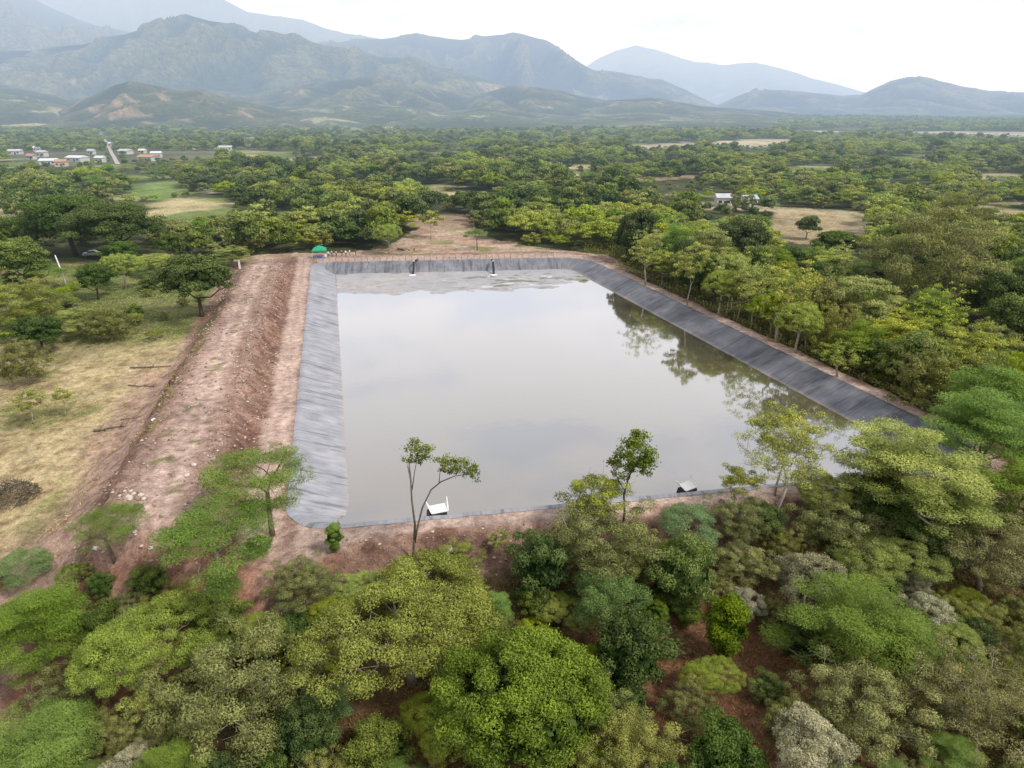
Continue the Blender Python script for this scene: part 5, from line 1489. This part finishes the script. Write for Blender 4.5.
# people
skin = plain('skin', (0.28, 0.15, 0.09), 0.6, 0.05, 3); hair_m = plain('hair', (0.02, 0.015, 0.012), 0.6, 0.2, 8)
shirts = {'white': white_cloth, 'grey': plain('grey_shirt', (0.30, 0.31, 0.34), .8, .15, 4), 'pink': plain('pink_shirt', (0.60, 0.34, 0.32), .8, .1, 4), 'blue': plain('blue_shirt', (0.08, 0.14, 0.32), .8, .15, 4), 'black': plain('black_shirt', (0.03, 0.03, 0.035), .8, .2, 4)}
jeans = plain('dark_trousers', (0.04, 0.05, 0.08), .85, .2, 5)
def person_mesh(pose, shirt):
    J = {'pelvis': (0, 0, .95, .125), 'waist': (0, .01, 1.10, .115), 'chest': (0, .01, 1.30, .145), 'neckb': (0, 0, 1.46, .075), 'neck': (0, -.01, 1.52, .055), 'head': (0, -.02, 1.62, .092), 'crown': (0, -.01, 1.70, .075)}
    for s_, n_ in ((-1, 'l'), (1, 'r')):
        sw = 0.10 * pose * s_
        J['hip' + n_] = (s_ * .095, 0, .88, .10); J['knee' + n_] = (s_ * .105, -.02 + sw, .49, .065); J['ank' + n_] = (s_ * .11, .03 + sw * 1.6, .09, .045); J['toe' + n_] = (s_ * .125, -.13 + sw * 1.6, .04, .04)
        J['sh' + n_] = (s_ * .185, 0, 1.40, .062)
        if pose > 0 and s_ > 0: J['el' + n_] = (s_ * .27, -.05, 1.14, .045); J['wr' + n_] = (s_ * .20, -.27, 1.10, .033); J['ha' + n_] = (s_ * .17, -.35, 1.12, .035)
        else: J['el' + n_] = (s_ * .25, .02, 1.13, .045); J['wr' + n_] = (s_ * .26, -.04, .88, .033); J['ha' + n_] = (s_ * .26, -.06, .79, .035)
    E = [('pelvis', 'waist'), ('waist', 'chest'), ('chest', 'neckb'), ('neckb', 'neck'), ('neck', 'head'), ('head', 'crown')]
    for n_ in 'lr': E += [('pelvis', 'hip' + n_), ('hip' + n_, 'knee' + n_), ('knee' + n_, 'ank' + n_), ('ank' + n_, 'toe' + n_), ('chest', 'sh' + n_), ('sh' + n_, 'el' + n_), ('el' + n_, 'wr' + n_), ('wr' + n_, 'ha' + n_)]
    ks = list(J); me = bpy.data.meshes.new('person')
    me.from_pydata([J[q][:3] for q in ks], [(ks.index(a), ks.index(b)) for a, b in E], [])
    o = bpy.data.objects.new('tmp', me); col.objects.link(o)
    o.modifiers.new('s', 'SKIN'); o.modifiers.new('d', 'SUBSURF').levels = 1
    for i_, q in enumerate(ks): me.skin_vertices[0].data[i_].radius = (J[q][3],) * 2
    me.skin_vertices[0].data[0].use_root = True
    dg = bpy.context.evaluated_depsgraph_get(); out = bpy.data.meshes.new_from_object(o.evaluated_get(dg))
    bpy.data.objects.remove(o)
    out.materials.clear()
    for m_ in (skin, shirts[shirt], jeans, dark_rubber): out.materials.append(m_)
    for p_ in out.polygons:
        c = p_.center; p_.use_smooth = True
        arm = abs(c.x) > 0.21
        if c.z > 1.47: p_.material_index = 0
        elif arm and c.z < 1.16 or (c.y < -.15 and .9 < c.z < 1.2): p_.material_index = 0
        elif c.z > 0.97: p_.material_index = 1
        elif c.z > 0.10: p_.material_index = 2
        else: p_.material_index = 3
    return out
def person(px, py, shirt, pose, rz, label):
    p = at(px, py, 0); z = tz(p[0], p[1])
    o = bpy.data.objects.new('person', person_mesh(pose, shirt)); link(o); o.location = (p[0], p[1], z); o.rotation_euler = (0, 0, rz)
    hb = MB(); r_ = []
    V = []; F = []
    for i_ in range(5):
        for k_ in range(10):
            a = k_ * 2 * pi / 10; e = i_ / 4 * pi * 0.55
            V.append((.108 * sin(e) * cos(a), .02 + .118 * sin(e) * sin(a), 1.655 + .115 * cos(e)))
    for i_ in range(4):
        for k_ in range(10): F.append((i_ * 10 + k_, i_ * 10 + (k_ + 1) % 10, (i_ + 1) * 10 + (k_ + 1) % 10, (i_ + 1) * 10 + k_))
    hb.add(V, F); hb.build('hair', hair_m, o, smooth=True)
    tag(o, label, 'person')
for a_ in [(328.5, 257.5, 'white', 0, .3, 'person in a white shirt standing just right of the green tent'),
           (332, 256.5, 'white', 1, -.6, 'person in a white shirt holding an arm out, second from the green tent'),
           (336.5, 257, 'pink', 0, .9, 'person in a pink shirt standing right of the white shirts'),
           (342, 256, 'grey', 1, -.2, 'person in a grey shirt just right of the pink shirt'),
           (346, 256.3, 'white', 0, .5, 'person in a white shirt between the grey shirt and the farthest white shirt'),
           (350, 255.8, 'white', 1, 1.4, 'person in white farthest to the right of the group by the tent'),
           (356, 255, 'blue', 0, -1.0, 'person in a blue shirt standing apart under the trees')]: person(*a_)

# white marker post and leaning pole
def marker():
    p = at(239.5, 266, 0); z = tz(p[0], p[1]); o = empty('marker_post', (p[0], p[1], z), .2)
    m_ = MB(); m_.box((0, 0, 0.9), (0.5, 0.42, 2.1), taper=0.72); m_.build('pillar', white_concrete, o, bevel=.03)
    m_ = MB(); m_.box((0, 0, 2.03), (0.46, 0.40, 0.16), taper=.6); m_.build('cap', white_concrete, o, bevel=.02)
    tag(o, 'stout white concrete marker post at the far end of the earth mound', 'post')
marker()
def pole():
    p = at(66.5, 286, -2.0); z = tz(p[0], p[1]); p = at(66.5, 286, z); o = empty('utility_pole', (p[0], p[1], z), 0)
    m_ = MB(); m_.tube([(0, 0, -.4), (-.3, 0, 3.2), (-.85, 0, 6.7)], [.19, .16, .12], 10); m_.build('shaft', white_concrete, o, smooth=True)
    m_ = MB(); m_.tube([(-.85, 0, 6.68), (-.86, 0, 6.8)], [.13, .05], 10); m_.build('cap', white_concrete, o)
    tag(o, 'pale concrete utility pole leaning slightly left in the pasture', 'pole')
pole()

# car under the trees
def car():
    p = at(93, 258.5, -1.0); z = tz(p[0], p[1]); o = empty('parked_car', (p[0], p[1], z), 0.35)
    paint = plain('silver_blue_paint', (0.50, 0.56, 0.66), 0.3, 0.05, 2, metallic=0.3); glass = plain('car_glass', (0.03, 0.04, 0.05), 0.08, 0.1, 2, spec=.8)
    prof = [(-2.15, .35), (-2.15, .78), (-1.95, .92), (-1.15, .98), (-.55, 1.42), (.75, 1.46), (1.45, 1.02), (2.05, .90), (2.15, .6), (2.12, .35)]
    V = [(x_, y_ * (.82 if z_ > 1.1 else .86), z_) for y_ in (-1, 1) for x_, z_ in prof]; n = len(prof)
    F = [tuple(range(n)), tuple(range(2 * n - 1, n - 1, -1))] + [(k_, n + k_, n + (k_ + 1) % n, (k_ + 1) % n) for k_ in range(n)]
    m_ = MB(); m_.add(V, F); m_.build('body', paint, o, bevel=.05)
    for y_ in (-1, 1):
        m_ = MB(); q = [(-1.0, 1.02), (-.52, 1.36), (.70, 1.38), (1.22, 1.04)]; m_.add([(a, y_ * .865, b) for a, b in q], [(0, 1, 2, 3)]); m_.build('window', glass, o)
        for x_ in (-1.35, 1.35):
            m_ = MB(); m_.tube([(x_, y_ * .66, .33), (x_, y_ * .90, .33)], .33, 16); w_ = m_.build('wheel', dark_rubber, o)
            m_ = MB(); m_.tube([(x_, y_ * .89, .33), (x_, y_ * .915, .33)], .18, 12); m_.build('rim', tent_dark, w_)
    m_ = MB(); m_.add([(-1.14, -.72, 1.0), (-1.14, .72, 1.0), (-.60, .66, 1.405), (-.60, -.66, 1.405)], [(0, 1, 2, 3)])
    for v_ in m_.v: v_ += np.array([-.02, 0, .015])
    m_.build('windscreen', glass, o)
    for y_ in (-.6, .6):
        m_ = MB(); m_.box((-2.16, y_, .72), (.05, .3, .14)); m_.build('headlight', white_cloth, o)
    tag(o, 'silver-blue car parked in the shade beyond the white pole', 'car')
car()

# brush pile and fallen branches
def twig_heap(px, py, wpx, n, h, label, name='brush_pile'):
    p = at(px, py, -3); z = tz(p[0], p[1]); p = at(px, py, z); R_ = wpx / 2 * depth_of(p) / FPX
    r = np.random.default_rng(n); m_ = MB()
    for _ in range(n):
        a = r.uniform(0, 2 * pi); q = sqrt(r.uniform()) * R_; c = np.array([q * cos(a), q * sin(a), r.uniform(0.02, 1) * h * (1 - (q / R_)) ** 0.8 + .03])
        d_ = r.normal(size=3) * np.array([1, 1, .5]); d_ /= np.linalg.norm(d_); L_ = r.uniform(.3, .9) * min(1.5, R_)
        b_ = r.normal(size=3) * .08
        P0, P1, P2 = c - d_ * L_ / 2, c + b_, c + d_ * L_ / 2
        for q_ in (P0, P1, P2): q_[2] = max(q_[2], .01)
        w0 = r.uniform(.010, .035); m_.tube([P0, P1, P2], [w0, w0 * .8, w0 * .4], 4, cap=False)
    o = m_.build(name, [bark_dark, bark], None); o.data.polygons.foreach_set('material_index', (np.arange(len(o.data.polygons)) // 8 % 3 == 0).astype(np.int32)); o.location = (p[0], p[1], z); tag(o, label, 'brush'); return o
twig_heap(12, 498, 50, 800, 3.0, 'dark heap of cut brushwood on the left edge of the pasture')
def log(px, py, L_, rz, label, rad=.10):
    p = at(px, py, -3); z = tz(p[0], p[1]); p = at(px, py, z)
    r = np.random.default_rng(int(px * py)); m_ = MB()
    n = 7; P = [np.array([(i_ / (n - 1) - .5) * L_, r.normal() * .12, rad * .7 + abs(r.normal()) * .05]) for i_ in range(n)]
    m_.tube(P, list(np.linspace(rad, rad * .4, n)), 8)
    for k_ in range(12):
        a = P[r.integers(1, n)]; e = a + np.array([r.uniform(.1, .6), r.choice([-1, 1]) * r.uniform(.3, 1.1), r.uniform(.1, .5)]); m_.tube([a, (a + e) / 2 + r.normal(size=3) * .06, e], [rad * .4, rad * .3, rad * .12], 5)
    o = m_.build('fallen_branch', bark, None, smooth=True); o.location = (p[0], p[1], tz(p[0], p[1])); o.rotation_euler = (0, 0, rz)
    tag(o, label, 'branch', 'fallen branches in the pasture')
log(152, 366, 6.5, .15, 'long dark fallen branch nearest the back of the dry pasture', .12)
log(145, 386, 5.2, -.1, 'dark fallen branch in the middle of the dry pasture')
log(110, 429, 3.6, .35, 'short thick fallen log nearest the earth mound foot', .17)
log(138, 420, 3.8, .6, 'fallen branch just right of the short thick log')

# stones
def rock(px, py, wpx, label, mat, zg=0.0, group=None, squash=.6, seed=1):
    z = -1.5
    for _ in range(6):
        p = at(px, py, z); z = tz(p[0], p[1])
    R_ = wpx / 2 * depth_of(p) / FPX
    r = np.random.default_rng(seed); V = []; F = []; n, m_ = 7, 10
    ax = R_ * np.array([1, r.uniform(.7, 1), squash])
    for i_ in range(n):
        for k_ in range(m_):
            e = pi * i_ / (n - 1); a = 2 * pi * k_ / m_; d_ = np.array([sin(e) * cos(a), sin(e) * sin(a), cos(e)])
            j_ = 1 + 0.22 * float(perlin(d_[0] * 1.7 + seed, d_[1] * 1.7 + d_[2] * 2.1)) + (r.uniform(-.06, .06) if 0 < i_ < n - 1 else 0)
            V.append(d_ * ax * j_ + np.array([0, 0, R_ * squash * .5]))
    for i_ in range(n - 1):
        for k_ in range(m_): F.append((i_ * m_ + k_, (i_ + 1) * m_ + k_, (i_ + 1) * m_ + (k_ + 1) % m_, i_ * m_ + (k_ + 1) % m_))
    b = MB(); b.add(V, F); o = b.build('rock', mat, None); o.location = (p[0], p[1], z); o.rotation_euler = (0, 0, r.uniform(0, 6))
    tag(o, label, 'rock', group); return o
rock(447, 549, 15, 'large pale flat boulder behind the slim forked sapling', white_concrete, squash=.45, seed=3)
rock(437, 556, 9, 'smaller pale boulder left of the large flat one', rock_mat, seed=4)
rock(187, 476, 6, 'pale stone at the right edge of the wheel tracks on the mound', rock_mat, seed=5)
rock(154, 420, 6, 'white stone on the left foot of the mound', white_concrete, seed=6)
rock(96, 549, 6, 'white stone beside the trunk of the left umbrella tree', white_concrete, seed=7)
rock(68, 587, 5, 'white stone among the shrubs at the left foot of the slope', white_concrete, seed=8)
rock(194, 465, 5, 'small pale stone above the one at the wheel tracks', rock_mat, seed=9)
rock(195, 432, 5, 'reddish stone at the upper right of the wheel tracks', rock_red, seed=10)
rr2 = np.random.default_rng(31)
for k_ in range(20):
    rock(rr2.normal(133, 6), rr2.normal(497, 4), rr2.uniform(2.5, 6.5), 'loose stone in the rubble heap at the end of the wheel tracks', rock_mat if rr2.uniform() < .6 else rock_red, group='rubble at the end of the wheel tracks', seed=40 + k_)
for k_ in range(16):
    rock(rr2.normal(131, 8), rr2.normal(532, 7), rr2.uniform(2.5, 6), 'loose stone lying on the red end slope of the mound', rock_mat if rr2.uniform() < .5 else rock_red, group='stones on the end slope of the mound', seed=70 + k_)
for k_ in range(22):
    t_ = rr2.uniform(); rock(120 + 95 * t_ + rr2.normal(0, 6), 470 - 150 * t_ + rr2.normal(0, 5), rr2.uniform(2, 4.5), 'small clod on the left side of the earth mound', rock_red, group='clods along the left side of the mound', seed=120 + k_)
# builders' debris in the yard
def debris():
    p = at(404, 250, -0.3); z = tz(p[0], p[1]); r = np.random.default_rng(8)
    for k_, (dx, dy, L_, lab) in enumerate([(-2.8, .5, 2.6, 'leftmost dark board of the scrap heap in the dirt yard'), (-.9, .2, 3.2, 'leaning board left in the middle of the scrap heap'), (1.2, .0, 3.4, 'longest leaning board of the scrap heap'), (2.7, .5, 2.4, 'rightmost leaning board of the scrap heap')]):
        m_ = MB(); m_.box((0, 0, 0), (.28, .10, L_)); m_.box((.05, .12, -.1), (.10, .06, L_ * .8))
        o = m_.build('board', [bark_dark if k_ % 2 else rock_red], None, bevel=.01); o.location = (p[0] + dx, p[1] + dy, z + .55); o.rotation_euler = (1.15, 0, -.9 + .35 * k_)
        tag(o, lab, 'board', 'boards of the scrap heap in the dirt yard')
    twig_heap(401, 250, 9, 120, .7, 'small dark twig heap among the boards in the dirt yard')
debris()

# ---- town
roofs = {'white': plain('white_sheet_roof', (0.66, 0.68, 0.70), .5, .08, .2), 'red': plain('red_tile_roof', (0.48, 0.27, 0.19), .8, .15, .4), 'grey': plain('grey_sheet_roof', (0.50, 0.52, 0.55), .6, .12, .3), 'blue': plain('pale_blue_roof', (0.38, 0.48, 0.58), .5, .08, .2)}
wallm = {'white': plain('white_wall', (0.50, 0.48, 0.44), .8, .06, .3), 'tan': plain('tan_wall', (0.55, 0.45, 0.35), .8, .08, .3)}
dark_pane = plain('dark_opening', (0.04, 0.04, 0.05), .4, .1, 1)
def house(px, py, wpx, roof, wall, label, seed):
    z = 2.0
    for _ in range(4):
        p = at(px, py + 1.5, z); z = tz(p[0], p[1])
    if p[1] > 3000 or p[1] < 0: return
    W_ = max(5.5, wpx * depth_of(p) / FPX); r = np.random.default_rng(seed); Dp = min(W_ * .8, r.uniform(7, 11)); Hh = r.uniform(2.7, 3.6)
    o = empty('house', (p[0], p[1], z), r.uniform(-.35, .35))
    m_ = MB(); m_.box((0, 0, Hh / 2 - .5), (W_, Dp, Hh + 1)); m_.build('wall', wallm[wall], o)
    rh = 1.5; e = .45; a, b = W_ / 2 + e, Dp / 2 + e
    m_ = MB(); V = [(-a, -b, Hh + .02), (a, -b, Hh + .02), (a, b, Hh + .02), (-a, b, Hh + .02), (-a, 0, Hh + rh), (a, 0, Hh + rh)]
    m_.add(V, [(0, 1, 5, 4), (2, 3, 4, 5), (0, 4, 3), (1, 2, 5), (0, 3, 2, 1)]); m_.build('roof', roofs[roof], o)
    m_ = MB(); m_.box((W_ * .1, -Dp / 2 - .02, 1.05), (1.1, .08, 2.1)); m_.build('door', dark_pane, o)
    for x_ in (-W_ * .28, W_ * .32):
        m_ = MB(); m_.box((x_, -Dp / 2 - .02, 1.7), (1.3, .07, 1.1)); m_.build('window', dark_pane, o)
    tag(o, label, 'house', 'houses of the town')
TOWN = [(15, 133, 11, 'white'), (31, 133, 9, 'white'), (21, 141, 6, 'white'), (61, 145, 7, 'white'), (85, 137, 11, 'white'), (105, 132, 12, 'white'), (124, 132, 15, 'white'), (113, 145, 7, 'white'),
        (146, 136, 13, 'white'), (43, 155, 8, 'grey'), (38, 150, 6, 'white'), (49, 147, 7, 'red'), (78, 160, 18, 'white'), (50, 163, 15, 'white'), (62, 165, 10, 'red'), (101, 161, 8, 'white'), (92, 153, 6, 'grey'),
        (126, 153, 11, 'grey'), (149, 159, 17, 'red'), (157, 156, 9, 'white'), (16, 153, 11, 'grey'), (22, 147, 8, 'grey'), (58, 141, 6, 'red'), (67, 137, 10, 'red'), (165, 136, 13, 'white'), (246, 135, 14, 'blue'),
        (189, 148, 12, 'red'), (226, 149, 12, 'grey'), (213, 148, 8, 'red'), (230, 168, 8, 'red'), (8, 146, 7, 'red'), (32, 158, 7, 'red'), (72, 149, 6, 'white'), (135, 145, 7, 'red'), (143, 152, 6, 'white'), (160, 146, 7, 'grey'), (178, 141, 8, 'white'), (200, 139, 8, 'grey')]
rowname = lambda y_: 'at the back of the town' if y_ < 138 else 'in its back half' if y_ < 147 else 'in its front half' if y_ < 157 else 'at the front edge of town'
seen_lab = {}
TOWN.sort()
for i_, (a, b, c, d_) in enumerate(TOWN):
    side = 'far left of town' if a < 35 else 'left of the road' if a < 95 else 'beside the road' if a < 130 else 'right of the road' if a < 180 else 'at the right end of town'
    size = 'long' if c >= 13 else 'mid-sized' if c >= 9 else 'small'
    lab = '%s %s-roofed house, %s, %s' % (size, d_, rowname(b), side)
    k_ = seen_lab.get(lab, 0); seen_lab[lab] = k_ + 1
    if k_: lab += ', ' + ['second', 'third'][min(k_ - 1, 1)] + ' from left'
    house(a, b, c, d_, 'tan' if i_ % 4 == 1 else 'white', lab, i_)
house(722, 204, 4, 'grey', 'white', 'white farm building behind the tan field, the left one', 90)
house(748, 206, 5, 'blue', 'white', 'pale blue-roofed farm shed behind the tan field', 91)

# ---- road through the town
rp = [(100, 132, 2.6), (103, 138, 2.4), (108, 146, 2.2), (112, 154, 2.2), (118, 165, 2.4)]
V = []; 
for px_, py_, hw in rp:
    z = 2.0
    for _ in range(3):
        p = at(px_, py_, z); z = tz(p[0], p[1])
    V.append((p, hw * 0.75))
P = []; 
for i_ in range(len(V) - 1):
    for t_ in np.linspace(0, 1, 12, endpoint=(i_ == len(V) - 2)):
        q = V[i_][0] * (1 - t_) + V[i_ + 1][0] * t_; P.append((q[0], q[1], V[i_][1] * (1 - t_) + V[i_ + 1][1] * t_))
vv = []
for x_, y_, hw in P:
    for s_ in (-1, 0, 1): vv.append((x_ + s_ * hw, y_, tz(x_ + s_ * hw, y_) + .5))
n = len(P); F = [(i_ * 3 + k_, i_ * 3 + k_ + 1, (i_ + 1) * 3 + k_ + 1, (i_ + 1) * 3 + k_) for i_ in range(n - 1) for k_ in (0, 1)]
me = np_mesh('road', np.array(vv), np.array(F), [plain('pale_road', (0.42, 0.39, 0.35), .9, .1, .1)])
tag(link(bpy.data.objects.new('road', me)), kind='structure')
